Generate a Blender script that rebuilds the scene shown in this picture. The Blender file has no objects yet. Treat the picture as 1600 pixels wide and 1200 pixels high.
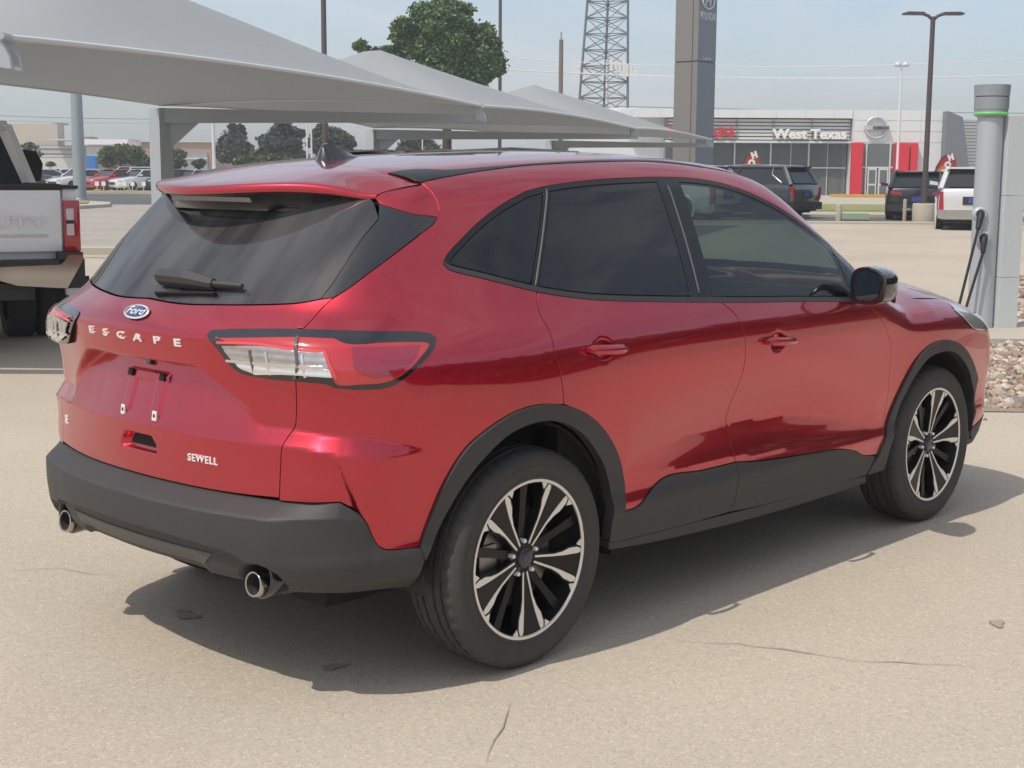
import bpy, bmesh, math, random
import numpy as np
from mathutils import Vector, Matrix
from mathutils.geometry import delaunay_2d_cdt

# ------------------------------------------------------------------ camera, sky, sun, exposure
SC = bpy.context.scene
COL = SC.collection
CAM = np.array([-3.2286, -3.8467, 1.5842]); YAW, PITCH, ROLL, FPX = 0.75642, 0.15016, 0.00582, 2215.5
def cam_axes():
    cy, sy, cp, sp = math.cos(YAW), math.sin(YAW), math.cos(PITCH), math.sin(PITCH)
    d = np.array([cy*cp, sy*cp, -sp]); r = np.array([sy, -cy, 0.0]); u = np.cross(r, d)
    c, s = math.cos(ROLL), math.sin(ROLL)
    return c*r+s*u, -s*r+c*u, d
RT, UP, FW = cam_axes()
cam = bpy.data.cameras.new("camera"); camo = bpy.data.objects.new("camera", cam); COL.objects.link(camo)
camo.matrix_world = Matrix(((RT[0], UP[0], -FW[0], CAM[0]), (RT[1], UP[1], -FW[1], CAM[1]), (RT[2], UP[2], -FW[2], CAM[2]), (0, 0, 0, 1)))
cam.sensor_fit = 'HORIZONTAL'; cam.sensor_width = 36.0; cam.lens = FPX/1600*36.0
cam.clip_start = 0.1; cam.clip_end = 3000
SC.camera = camo
SC.render.resolution_x, SC.render.resolution_y = 1024, 768
SC.view_settings.view_transform = 'Standard'; SC.view_settings.look = 'None'
SC.view_settings.gamma = 1.0; SC.view_settings.use_curve_mapping = False
SC.view_settings.exposure = 0.34

SUN_TO = Vector((-0.64, 0.035, 1.0)).normalized()          # towards the sun: high, behind the red car
sun = bpy.data.lights.new("sun", 'SUN'); suno = bpy.data.objects.new("sun", sun); COL.objects.link(suno)
sun.energy = 2.35; sun.angle = math.radians(0.55); sun.color = (1.0, 0.93, 0.82)
suno.rotation_euler = SUN_TO.to_track_quat('Z', 'Y').to_euler(); suno.location = (0, 0, 60)

W = bpy.data.worlds.new("World"); SC.world = W; W.use_nodes = True
nt = W.node_tree; nt.nodes.clear()
wo = nt.nodes.new('ShaderNodeOutputWorld'); bg = nt.nodes.new('ShaderNodeBackground')
sky = nt.nodes.new('ShaderNodeTexSky'); sky.sky_type = 'NISHITA'; sky.sun_disc = False
sky.sun_elevation = math.asin(SUN_TO.z); sky.sun_rotation = math.atan2(SUN_TO.x, SUN_TO.y)
sky.air_density = 1.0; sky.dust_density = 4.0; sky.ozone_density = 1.2; sky.altitude = 900
# thin streaky cloud over the whole sky
tc = nt.nodes.new('ShaderNodeTexCoord'); mp = nt.nodes.new('ShaderNodeMapping'); mp.inputs['Scale'].default_value = (1.0, 2.2, 6.5)
nz = nt.nodes.new('ShaderNodeTexNoise'); nz.inputs['Scale'].default_value = 1.6; nz.inputs['Detail'].default_value = 7; nz.inputs['Roughness'].default_value = 0.58; nz.inputs['Distortion'].default_value = 0.6
cr = nt.nodes.new('ShaderNodeValToRGB'); cr.color_ramp.elements[0].position = 0.36; cr.color_ramp.elements[1].position = 0.72
cr.color_ramp.elements[0].color = (0.25, 0.25, 0.25, 1); cr.color_ramp.elements[1].color = (1, 1, 1, 1)
mx = nt.nodes.new('ShaderNodeMix'); mx.data_type = 'RGBA'
mx.inputs['B'].default_value = (4.5, 4.75, 5.0, 1)        # hazy white cloud radiance, same units as the sky
L = nt.links
L.new(tc.outputs['Generated'], mp.inputs['Vector']); L.new(mp.outputs['Vector'], nz.inputs['Vector'])
L.new(nz.outputs['Fac'], cr.inputs['Fac']); L.new(cr.outputs['Color'], mx.inputs['Factor'])
L.new(sky.outputs['Color'], mx.inputs['A']); L.new(mx.outputs['Result'], bg.inputs['Color'])
bg.inputs['Strength'].default_value = 0.128; L.new(bg.outputs['Background'], wo.inputs['Surface'])

# ------------------------------------------------------------------ helpers
random.seed(7); RNG = np.random.default_rng(7)
def at(px, py, depth):
    "the point seen at pixel (px, py) of the 1600 x 1200 photograph, so many metres in front of the camera"
    return CAM + depth*(FW + RT*(px-800)/FPX - UP*(py-600)/FPX)
def gnd(px, py, z=0.0):
    w = FW + RT*(px-800)/FPX - UP*(py-600)/FPX
    return CAM + w*(z-CAM[2])/w[2]
HF = np.array([math.cos(YAW), math.sin(YAW), 0]); HR = np.array([math.sin(YAW), -math.cos(YAW), 0])
C0 = np.array([CAM[0], CAM[1], 0.0])
def Q(X, D, z=0.0): return C0 + HR*X + HF*D + np.array([0, 0, z])   # metres right of / ahead of the camera
YAWZ = YAW - math.pi/2                                               # rotation that turns local +Y to the view direction

def mat(name, col, rough=0.5, metal=0.0, coat=0.0, spec=0.5, noise=0.0, nscale=8.0, bump=0.0, bscale=60.0, emit=None, coat_rough=0.03, noise_col=None, alpha=None):
    m = bpy.data.materials.new(name); m.use_nodes = True
    n = m.node_tree.nodes; l = m.node_tree.links; b = n['Principled BSDF']
    b.inputs['Base Color'].default_value = (*col, 1); b.inputs['Roughness'].default_value = rough
    b.inputs['Metallic'].default_value = metal; b.inputs['Coat Weight'].default_value = coat
    b.inputs['Coat Roughness'].default_value = coat_rough; b.inputs['Specular IOR Level'].default_value = spec
    if noise > 0 or bump > 0:
        t = n.new('ShaderNodeTexCoord')
    if noise > 0:
        z = n.new('ShaderNodeTexNoise'); z.inputs['Scale'].default_value = nscale; z.inputs['Detail'].default_value = 6
        x = n.new('ShaderNodeMix'); x.data_type = 'RGBA'
        d = noise_col or tuple(c*(1-noise) for c in col)
        u = tuple(min(1, c*(1+noise*0.6)) for c in col)
        x.inputs['A'].default_value = (*d, 1); x.inputs['B'].default_value = (*u, 1)
        l.new(t.outputs['Object'], z.inputs['Vector']); l.new(z.outputs['Fac'], x.inputs['Factor']); l.new(x.outputs['Result'], b.inputs['Base Color'])
    if bump > 0:
        z2 = n.new('ShaderNodeTexNoise'); z2.inputs['Scale'].default_value = bscale; z2.inputs['Detail'].default_value = 4
        bp = n.new('ShaderNodeBump'); bp.inputs['Strength'].default_value = bump; bp.inputs['Distance'].default_value = 0.01
        l.new(t.outputs['Object'], z2.inputs['Vector']); l.new(z2.outputs['Fac'], bp.inputs['Height']); l.new(bp.outputs['Normal'], b.inputs['Normal'])
    if emit: b.inputs['Emission Color'].default_value = (*emit[0], 1); b.inputs['Emission Strength'].default_value = emit[1]
    return m
def glass_mat(name, tint, refl_rough=0.0, dust_sheen=0.0):
    m = bpy.data.materials.new(name); m.use_nodes = True; n = m.node_tree.nodes; l = m.node_tree.links; n.clear()
    o = n.new('ShaderNodeOutputMaterial'); mixs = n.new('ShaderNodeMixShader'); fr = n.new('ShaderNodeFresnel'); ge = n.new('ShaderNodeNewGeometry'); mr = n.new('ShaderNodeMapRange'); mr.inputs['To Min'].default_value = 1.72; mr.inputs['To Max'].default_value = 1/1.72; l.new(ge.outputs['Backfacing'], mr.inputs['Value']); l.new(mr.outputs['Result'], fr.inputs['IOR'])
    tr = n.new('ShaderNodeBsdfTransparent'); tr.inputs['Color'].default_value = (*tint, 1); g = n.new('ShaderNodeBsdfGlossy'); g.inputs['Roughness'].default_value = refl_rough
    l.new(fr.outputs['Fac'], mixs.inputs['Fac']); l.new(tr.outputs['BSDF'], mixs.inputs[1]); l.new(g.outputs['BSDF'], mixs.inputs[2])
    if dust_sheen > 0:  # thin pale dust layer, its streaks painted in for sky and cloud reflections
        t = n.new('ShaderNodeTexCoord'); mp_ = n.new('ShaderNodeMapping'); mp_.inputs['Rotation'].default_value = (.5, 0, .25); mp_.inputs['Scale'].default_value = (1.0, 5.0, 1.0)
        z = n.new('ShaderNodeTexNoise'); z.inputs['Scale'].default_value = 1.5; z.inputs['Detail'].default_value = 3.5; r = n.new('ShaderNodeMapRange'); r.inputs['From Min'].default_value = .36; r.inputs['From Max'].default_value = .68; r.inputs['To Min'].default_value = dust_sheen*.30; r.inputs['To Max'].default_value = dust_sheen
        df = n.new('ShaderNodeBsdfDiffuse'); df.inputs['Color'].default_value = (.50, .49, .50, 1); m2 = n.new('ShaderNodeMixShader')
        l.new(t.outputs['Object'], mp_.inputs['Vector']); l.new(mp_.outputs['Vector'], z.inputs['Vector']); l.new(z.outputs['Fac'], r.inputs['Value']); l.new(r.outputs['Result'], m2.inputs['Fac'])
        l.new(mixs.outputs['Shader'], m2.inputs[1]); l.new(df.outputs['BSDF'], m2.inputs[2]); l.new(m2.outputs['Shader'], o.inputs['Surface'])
    else: l.new(mixs.outputs['Shader'], o.inputs['Surface'])
    return m

def link(o, parent=None):
    COL.objects.link(o)
    if parent is not None: o.parent = parent
    return o
def tag(o, label=None, cat=None, group=None, kind=None):
    if label: o['label'] = label
    if cat: o['category'] = cat
    if group: o['group'] = group
    if kind: o['kind'] = kind
    return o
def empty(name, loc, rz=0.0, label=None, cat=None, group=None):
    o = bpy.data.objects.new(name, None); o.location = tuple(float(v) for v in loc); o.rotation_euler = (0, 0, rz); o.empty_display_size = 0.3
    link(o); return tag(o, label, cat, group)
class MB:
    "collects shapes into one mesh"
    def __init__(s): s.v = []; s.f = []; s.m = []; s.sm = []
    def add(s, vs, fs, mi=0, smooth=False):
        k = len(s.v); s.v += [tuple(float(c) for c in v) for v in vs]; s.f += [tuple(i+k for i in f) for f in fs]
        s.m += [mi]*len(fs); s.sm += [smooth]*len(fs); return s
    def box(s, a, b, mi=0, M=None):
        x0, y0, z0 = a; x1, y1, z1 = b
        v = [(x0,y0,z0),(x1,y0,z0),(x1,y1,z0),(x0,y1,z0),(x0,y0,z1),(x1,y0,z1),(x1,y1,z1),(x0,y1,z1)]
        if M is not None: v = [tuple(M @ Vector(p)) for p in v]
        return s.add(v, [(3,2,1,0),(4,5,6,7),(0,1,5,4),(1,2,6,5),(2,3,7,6),(3,0,4,7)], mi)
    def quad(s, a, b, c, d, mi=0): return s.add([a, b, c, d], [(0, 1, 2, 3)], mi)
    def tube(s, pts, r, n=8, mi=0, caps=True, smooth=True):
        P = [Vector(tuple(float(c) for c in p)) for p in pts]; R = r if hasattr(r, '__len__') else [r]*len(P); vs = []; fs = []
        prev = None
        for i, p in enumerate(P):
            t = (P[min(i+1, len(P)-1)]-P[max(i-1, 0)]).normalized()
            a = prev if prev is not None and abs(prev.dot(t)) < .95 else (Vector((0,0,1)) if abs(t.z) < .9 else Vector((1,0,0)))
            e1 = (a - t*a.dot(t)).normalized(); e2 = t.cross(e1); prev = e1
            for k in range(n):
                w = 2*math.pi*k/n; vs.append(p+(e1*math.cos(w)+e2*math.sin(w))*R[i])
        for i in range(len(P)-1):
            for k in range(n): fs.append((i*n+k, i*n+(k+1)%n, (i+1)*n+(k+1)%n, (i+1)*n+k))
        s.add(vs, fs, mi, smooth)
        if caps: s.add(vs[:n], [tuple(range(n))[::-1]], mi); s.add(vs[-n:], [tuple(range(n))], mi)
        return s
    def prism(s, poly, o, ex, ey, ez, mi=0):
        "2D polygon in the (ex, ey) plane at o, extruded along ez"
        o, ex, ey, ez = (np.array(q, float) for q in (o, ex, ey, ez)); n = len(poly)
        a = [o+ex*p[0]+ey*p[1] for p in poly]; b = [q+ez for q in a]
        fl = np.dot(np.cross(ex, ey), ez) > 0
        A = sum(poly[i][0]*poly[(i+1)%n][1]-poly[(i+1)%n][0]*poly[i][1] for i in range(n)) > 0
        fs = [tuple(range(n))[::-1], tuple(range(n, 2*n))]+[(i, (i+1)%n, n+(i+1)%n, n+i) for i in range(n)]
        if fl != A: fs = [f[::-1] for f in fs]
        return s.add(a+b, fs, mi)
    def lathe(s, prof, n=32, M=None, mi=0, smooth=True, close=False):
        "profile (r, h) around local Z"
        vs = []; fs = []; k = len(prof)
        for i in range(n):
            w = 2*math.pi*i/n
            for r, h in prof:
                p = Vector((r*math.cos(w), r*math.sin(w), h)); vs.append(M @ p if M is not None else p)
        for i in range(n):
            j = (i+1) % n
            for q in range(k-1 if not close else k): fs.append((i*k+q, j*k+q, j*k+(q+1)%k, i*k+(q+1)%k))
        return s.add(vs, fs, mi, smooth)
    def build(s, name, mats, parent=None, auto=None):
        me = bpy.data.meshes.new(name); me.from_pydata(s.v, [], s.f)
        for m in (mats if isinstance(mats, (list, tuple)) else [mats]): me.materials.append(m)
        me.polygons.foreach_set('material_index', s.m); me.polygons.foreach_set('use_smooth', s.sm); me.update()
        if auto:
            bm = bmesh.new(); bm.from_mesh(me); bmesh.ops.remove_doubles(bm, verts=bm.verts, dist=1e-5)
            for e in bm.edges: e.smooth = len(e.link_faces) == 2 and e.calc_face_angle(0) < auto
            for fc in bm.faces: fc.smooth = True
            bm.to_mesh(me); bm.free()
        return link(bpy.data.objects.new(name, me), parent)
def text_mesh(txt, size=1.0, ext=0.02, bold=0.0, shear=0.0, align='CENTER', spacing=1.0):
    c = bpy.data.curves.new('lettering', 'FONT'); c.body = txt; c.size = size; c.extrude = ext; c.offset = bold; c.shear = shear
    c.align_x = align; c.align_y = 'CENTER'; c.space_character = spacing; c.resolution_u = 3
    o = bpy.data.objects.new('lettering', c); COL.objects.link(o)
    dg = bpy.context.evaluated_depsgraph_get(); me = bpy.data.meshes.new_from_object(o.evaluated_get(dg))
    bpy.data.objects.remove(o); bpy.data.curves.remove(c); return me
def text_obj(name, txt, m, origin, ex, ey, size, ext=0.02, bold=0.0, shear=0.0, parent=None, wide=1.0, align='CENTER', spacing=1.0):
    me = text_mesh(txt, size, ext, bold, shear, align, spacing); me.materials.clear(); me.materials.append(m)
    ex = Vector(tuple(ex)).normalized(); ey = Vector(tuple(ey)); ey = (ey-ex*ey.dot(ex)).normalized(); ez = ex.cross(ey)
    M = Matrix((( ex.x*wide, ey.x, ez.x, origin[0]), (ex.y*wide, ey.y, ez.y, origin[1]), (ex.z*wide, ey.z, ez.z, origin[2]), (0,0,0,1)))
    if parent is not None: M = parent.matrix_basis.inverted() @ M
    me.transform(M); return link(bpy.data.objects.new(name, me), parent)

# ------------------------------------------------------------------ ground, street, kerbs
def ground_mat(name, a, b, speck=0.35, sscale=120, rough=0.9, streak=0.0, stain=0.0):
    m = bpy.data.materials.new(name); m.use_nodes = True; n = m.node_tree.nodes; l = m.node_tree.links; p = n['Principled BSDF']
    p.inputs['Roughness'].default_value = rough; p.inputs['Specular IOR Level'].default_value = .25
    t = n.new('ShaderNodeTexCoord')
    def noise(sc, det=5, r=.55, vec=None):
        z = n.new('ShaderNodeTexNoise'); z.inputs['Scale'].default_value = sc; z.inputs['Detail'].default_value = det; z.inputs['Roughness'].default_value = r
        l.new(vec or t.outputs['Object'], z.inputs['Vector']); return z.outputs['Fac']
    def ramp(src, p0, p1, c0=0., c1=1.):
        r = n.new('ShaderNodeMapRange'); r.inputs['From Min'].default_value = p0; r.inputs['From Max'].default_value = p1; r.inputs['To Min'].default_value = c0; r.inputs['To Max'].default_value = c1; l.new(src, r.inputs['Value']); return r.outputs['Result']
    def mixc(f, A, B, blend='MIX'):
        x = n.new('ShaderNodeMix'); x.data_type = 'RGBA'; x.blend_type = blend
        l.new(f, x.inputs['Factor'])
        for s, v in (('A', A), ('B', B)):
            if isinstance(v, tuple): x.inputs[s].default_value = (*v, 1)
            else: l.new(v, x.inputs[s])
        return x.outputs['Result']
    mp = n.new('ShaderNodeMapping'); mp.inputs['Rotation'].default_value = (0, 0, -YAW); mp.inputs['Scale'].default_value = (.12, .9, 1)
    l.new(t.outputs['Object'], mp.inputs['Vector'])
    c = mixc(ramp(noise(.35, 6), .34, .66), a, b)
    if streak: c = mixc(ramp(noise(.6, 5, .6, mp.outputs['Vector']), .45, .75, 0, streak), c, tuple(v*.62 for v in a))
    if stain: c = mixc(ramp(noise(1.4, 7, .68), .60, .74, 0, stain), c, tuple(v*.55 for v in a))
    v = n.new('ShaderNodeTexVoronoi'); v.inputs['Scale'].default_value = sscale; l.new(t.outputs['Object'], v.inputs['Vector'])
    h = n.new('ShaderNodeSeparateColor'); l.new(v.outputs['Color'], h.inputs['Color'])
    c = mixc(ramp(h.outputs['Red'], .0, .30, speck, 0), c, tuple(q*.55 for q in a)); c = mixc(ramp(h.outputs['Green'], .78, 1.0, 0, speck), c, tuple(min(1, q*1.5) for q in b))
    c = mixc(ramp(noise(38, 4), .35, .7, .22, 0), c, tuple(q*.7 for q in a))
    l.new(c, p.inputs['Base Color'])
    bp = n.new('ShaderNodeBump'); bp.inputs['Strength'].default_value = .30; bp.inputs['Distance'].default_value = .006; l.new(noise(90, 4), bp.inputs['Height']); l.new(bp.outputs['Normal'], p.inputs['Normal'])
    return m
M_GROUND = ground_mat('worn_tan_asphalt', (.462, .398, .320), (.540, .470, .380), speck=.38, sscale=135, stain=.22, streak=.10)
M_PAVE = ground_mat('pale_grey_asphalt', (.36, .33, .285), (.43, .395, .345), speck=.25, streak=.30)
M_STREET = ground_mat('dark_street_asphalt', (.115, .115, .118), (.150, .148, .148), speck=.2, streak=.4)
M_CONC = ground_mat('kerb_concrete', (.43, .39, .32), (.52, .475, .40), speck=.18, stain=.2)
M_GRASS = ground_mat('dry_grass', (.22, .24, .075), (.33, .33, .14), speck=.5, sscale=14)
M_GRAVELB = ground_mat('gravel_bed_soil', (.26, .21, .165), (.36, .30, .24), speck=.5, sscale=40)
M_YEL = mat('yellow_kerb_paint', (.62, .36, .07), rough=.8, noise=.25, nscale=3)
def sheet(name, pts, z, m, kind='structure', th=0.0):
    mb = MB(); P = [Q(x, d, z) for x, d in pts]
    if th: mb.prism([(x, d) for x, d in pts], C0+np.array([0, 0, z-th]), HR, HF, np.array([0, 0, th]))
    else: mb.add(P, [tuple(range(len(P)))])
    o = mb.build(name, m); return tag(o, kind=kind)
mb = MB(); mb.add([Q(x, d) for x, d in ((-900, -120), (900, -120), (900, 1500), (-900, 1500))], [(0, 1, 2, 3)]); tag(mb.build('ground', M_GROUND), kind='structure')
sheet('pavement', [(-90, 26.6), (-1.5, 26.4), (-1.5, 61), (-90, 62)], .004, M_PAVE)
sheet('kerb', [(-90, 26.0), (-1.5, 25.8), (-1.5, 26.4), (-90, 26.6)], .13, M_CONC, th=.13)
sheet('kerb', [(-90, 25.2), (-1.5, 25.0), (-1.5, 25.8), (-90, 26.0)], .008, M_CONC)
sheet('street', [(-140, 62.5), (-1.5, 61), (-1.5, 84), (-140, 87)], .008, M_STREET)
sheet('kerb', [(-140, 87), (-1.5, 84), (-1.5, 84.6), (-140, 87.6)], .14, M_CONC, th=.14)
sheet('verge', [(-140, 87.6), (-1.5, 84.6), (-1.5, 92), (-140, 96)], .10, M_GRASS, th=.10)
isl = [(-44, 53), (-17.6, 52.8), (-16.4, 54.4), (-16.1, 57), (-17.0, 60.4), (-19.4, 63.6), (-23, 66), (-44, 68)]
sheet('kerb', isl, .13, M_CONC, th=.13)
cx, cd = -30, 60
sheet('verge', [(cx+(x-cx)*.93, cd+(d-cd)*.90) for x, d in isl], .17, M_GRASS, th=.04)
# right-hand side, in front of the showroom
sheet('kerb', [(3, 43.5), (34, 43.1), (34, 44.2), (3, 44.6)], .05, M_CONC, th=.05)
sheet('street', [(3, 44.6), (60, 44.2), (60, 49.4), (3, 49.6)], .008, M_STREET)
sheet('kerb', [(3, 49.6), (60, 49.4), (60, 53.4), (3, 53.4)], .10, M_CONC, th=.10)
sheet('verge', [(3, 53.4), (60, 53.4), (60, 64), (3, 64)], .14, M_GRASS, th=.14)
sheet('sidewalk', [(3, 64), (60, 64), (60, 88.2), (3, 88.2)], .10, M_CONC, th=.10)
sheet('kerb', [(18.6, 82.5), (25.5, 82.5), (25.5, 84), (18.6, 84)], .26, M_YEL, th=.16)
# cracks in the worn surface
M_CRACK = mat('crack_dark', (.27, .225, .18), rough=1)
def crack(pts, w):
    P = []; r = random.Random(int(pts[0][0]*7))
    for a, b in zip(pts[:-1], pts[1:]):
        n = max(2, int(math.hypot(b[0]-a[0], b[1]-a[1])/.07))
        for i in range(n): t = i/n; P.append((a[0]+(b[0]-a[0])*t+r.gauss(0, .012), a[1]+(b[1]-a[1])*t+r.gauss(0, .012)))
    L_ = []; R_ = []
    for i, p in enumerate(P):
        q = P[min(i+1, len(P)-1)]; o = P[max(i-1, 0)]; dx, dy = q[0]-o[0], q[1]-o[1]; l = math.hypot(dx, dy) or 1; k = w*(.4+r.random())*min(1, i/4, (len(P)-1-i)/4)
        L_.append((p[0]-dy/l*k, p[1]+dx/l*k, .004)); R_.append((p[0]+dy/l*k, p[1]-dx/l*k, .004))
    mb = MB(); n = len(P); mb.add(L_+R_, [(i+n, i+1+n, i+1, i) for i in range(n-1)]); tag(mb.build('ground_crack', M_CRACK), kind='structure')
for pp, w in (([(0, 893), (90, 890), (170, 900), (230, 908)], .004), ([(762, 1200), (775, 1140), (800, 1100), (812, 1070)], .0035), ([(1040, 1000), (1180, 1012), (1330, 1030), (1480, 1040), (1600, 1046)], .003), ([(0, 742), (40, 735), (85, 745)], .003)):
    crack([tuple(gnd(x, y)[:2]) for x, y in pp], w*.7)
M_STAIN = mat('oil_stain', (.375, .32, .26), rough=.8, noise=.3, nscale=14)
for px_, py_, rx_, ry_ in ((290, 962, .042, .022), (520, 1043, .034, .014), (1558, 975, .030, .016)):
    g_ = gnd(px_, py_); r_ = random.Random(px_)
    ph_ = [r_.uniform(0, 6.28) for _ in range(5)]; K = 48; mb = MB(); P_r = []
    for i in range(K):
        a_ = 2*math.pi*i/K; q_ = 1+.30*math.sin(2*a_+ph_[0])+.22*math.sin(3*a_+ph_[1])+.15*math.sin(5*a_+ph_[2])+.10*math.sin(9*a_+ph_[3])+r_.uniform(-.08, .08)
        P_r.append(g_+HR*rx_*q_*math.cos(a_)+HF*ry_*2*q_*math.sin(a_)+np.array([0, 0, .004]))
    mb.add([g_+np.array([0, 0, .004])]+P_r, [(0, 1+i, 1+(i+1) % K) for i in range(K)]); tag(mb.build('ground_stain', M_STAIN), kind='structure')
# gravel bed with loose stones, and the concrete pad of the charging post
sheet('gravel_bed', [(2.4, 9.35), (9, 9.2), (9, 13.05), (2.4, 13.05)], .006, M_GRAVELB)
sheet('gravel_bed', [(5.15, 14.4), (9, 14.4), (9, 22), (7.25, 22)], .006, M_GRAVELB)
sheet('concrete_pad', [(3.2, 13.05), (9, 13.05), (9, 14.4), (3.2, 14.4)], .06, M_CONC, th=.06)
def stones():
    ph = (1+5**.5)/2; base = np.array([(-1, ph, 0), (1, ph, 0), (-1, -ph, 0), (1, -ph, 0), (0, -1, ph), (0, 1, ph), (0, -1, -ph), (0, 1, -ph), (ph, 0, -1), (ph, 0, 1), (-ph, 0, -1), (-ph, 0, 1)])/1.9
    tri_ = [(0,11,5),(0,5,1),(0,1,7),(0,7,10),(0,10,11),(1,5,9),(5,11,4),(11,10,2),(10,7,6),(7,1,8),(3,9,4),(3,4,2),(3,2,6),(3,6,8),(3,8,9),(4,9,5),(2,4,11),(6,2,10),(8,6,7),(9,8,1)]
    cols = [(.44, .36, .28), (.52, .44, .35), (.32, .22, .17), (.38, .29, .23), (.58, .53, .47), (.25, .20, .175), (.43, .30, .21)]
    ms = [mat('river_stone', c, rough=.8, noise=.25, nscale=30) for c in cols]; mb = MB()
    def put(n, x0, x1, d0, d1, s0, s1):
        X = RNG.uniform(x0, x1, n); D = RNG.uniform(d0, d1, n); S = RNG.uniform(s0, s1, n)*RNG.choice([.7, 1, 1, 1.4], n)
        for i in range(n):
            if D[i] > 14.4 and X[i] < 5.2+(D[i]-14.4)*.285: continue
            A = RNG.normal(size=(3, 3)); A, _ = np.linalg.qr(A); v = (base*np.array([1.25, .95, .62])*RNG.uniform(.78, 1.15, (12, 1)))@A*S[i]; v[:, 2] *= .75
            mb.add(v+Q(X[i], D[i], S[i]*.35), tri_, int(RNG.integers(len(cols))))
    put(4200, 2.9, 5.6, 9.42, 13.0, .018, .042); put(2200, 5.05, 8.2, 14.5, 21.5, .025, .055); put(40, 2.9, 5.2, 8.9, 9.4, .012, .02)
    o = mb.build('gravel_stones', ms); tag(o, kind='stuff')
stones()

# ------------------------------------------------------------------ showroom, pylon, tower, far buildings
M_WPANEL = mat('white_grey_cladding', (.74, .76, .78), rough=.45, noise=.04, nscale=1)
M_WEDGE = mat('dark_grey_cladding', (.17, .185, .205), rough=.5, noise=.06, nscale=2)
M_LOUV = mat('louvre_aluminium', (.62, .63, .62), rough=.5)
M_LOUVD = mat('louvre_gap', (.42, .43, .43), rough=.7)
M_SHOP = mat('showroom_glass', (.13, .15, .15), rough=.06, spec=.8)
M_MULL = mat('white_mullion', (.66, .68, .68), rough=.4)
M_RPORT = mat('red_portal_panel', (.68, .02, .045), rough=.4)
M_RSIGN = mat('red_sign_letter', (.56, .03, .04), rough=.4)
M_WSIGN = mat('white_sign_letter', (.85, .85, .85), rough=.4)
M_SIDING = mat('grey_siding', (.44, .46, .46), rough=.6)
M_STEEL = mat('galvanised_steel', (.32, .33, .35), rough=.5, metal=.4)
M_BROWN = mat('bronze_pole_paint', (.085, .065, .060), rough=.5)
def hpt(px, py, D):
    w = FW + RT*(px-800)/FPX - UP*(py-600)/FPX; P = CAM + w*(D/np.dot(w, HF)); v = P-C0; return float(np.dot(v, HR)), float(P[2])
DN = 88.2
def nx(px, py=250): return hpt(px, py, DN)[0]
def nz_(py, px=1250): return hpt(px, py, DN)[1]
def facing(name, X, D, label, cat, group=None, rot=0.0): return empty(name, Q(X, D), YAWZ+rot, label, cat, group)
show = facing('car_showroom', 0, DN, 'grey glazed car showroom with red door portals and red and white roof lettering', 'showroom')
def sbox(name, px0, py0, px1, py1, y0, y1, m, parent=show, zb=None):
    mb = MB(); x0, x1 = nx(px0), nx(px1); z0, z1 = (nz_(py1) if zb is None else zb), nz_(py0); mb.box((x0, y0, z0), (x1, y1, z1)); return mb.build(name, m, parent)
sbox('wall', 900, 173, 1328, 309, 1.2, 14, M_WPANEL, zb=0); sbox('parapet', 970, 171.5, 1329, 184.5, -.1, 1.3, M_WPANEL)
for i in range(8): sbox('parapet_joint', 985+i*45, 172, 985.7+i*45, 184, -.115, -.1, M_LOUV)
sbox('louvre_backing', 1040, 184.5, 1329, 221.5, .9, 1.19, M_LOUVD)
edges = [1042, 1100, 1151, 1208, 1268, 1328]
for i in range(6):
    for a, b in zip(edges[:-1], edges[1:]): sbox('louvre_slat', a+.6, 186.4+i*5.6, b-.6, 190.4+i*5.6, .25, .8, M_LOUV)
sbox('fascia_beam', 1040, 220, 1329, 223.5, .1, 1.19, M_MULL)
for e in edges: sbox('louvre_post', e-.5, 184.5, e+.5, 221, .15, .9, M_STEEL)
for a, b in zip(edges[:-1], edges[1:]):
    sbox('window_pane', a, 223.5, b, 262, 1.0, 1.1, M_SHOP); sbox('window_pane', a, 262, b, 309, 1.0, 1.1, M_SHOP, zb=.1)
for e in edges[1:-1]: sbox('mullion', e-1.0, 223.5, e+1.0, 309, .85, 1.05, M_MULL, zb=.1)
for e in (1240, 1298): sbox('mullion', e-.4, 223.5, e+.4, 309, .9, 1.05, M_LOUV, zb=.1)
sbox('transom', 1042, 261, 1328, 263, .88, 1.04, M_MULL); sbox('sill', 1042, 306.5, 1328, 309, .8, 1.1, M_MULL, zb=.1)
# entrance block with emblem
sbox('entrance_block', 1330, 172, 1465, 309, -.6, 13, M_WPANEL, zb=0)
for i in range(3): sbox('panel_joint', 1330, 187+i*17, 1465, 187.7+i*17, -.615, -.6, M_LOUV)
for e in (1365, 1400, 1432): sbox('panel_joint', e, 173, e+.6, 221, -.614, -.6, M_LOUV)
sbox('portal_panel', 1325.5, 223, 1342, 309, -1.0, -.58, M_RPORT, zb=.1); sbox('portal_panel', 1392, 223, 1413, 309, -1.0, -.58, M_RPORT, zb=.1); sbox('portal_panel', 1416, 223, 1427, 309, -1.0, -.58, M_RPORT, zb=.1)
sbox('doorway_glass', 1343, 224, 1391, 309, -.66, -.61, M_SHOP, zb=.1)
for e in (1349, 1386): sbox('door_frame', e-1, 224, e+1, 309, -.74, -.66, M_MULL, zb=.1)
sbox('transom', 1343, 260, 1391, 262, -.73, -.66, M_MULL)
for a, b in ((1352, 1366), (1369, 1384)):
    sbox('door_leaf', a, 262, b, 308, -.72, -.66, M_MULL, zb=.1); sbox('door_pane', a+2, 265, b-2, 286, -.735, -.72, M_SHOP); sbox('door_pane', a+2, 289, b-2, 306, -.735, -.72, M_SHOP)
mb = MB(); x, z = hpt(1369, 199.5, DN-.7)
pts = [(math.cos(a), math.sin(a)) for a in [2*math.pi*i/40 for i in range(41)]]
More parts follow.
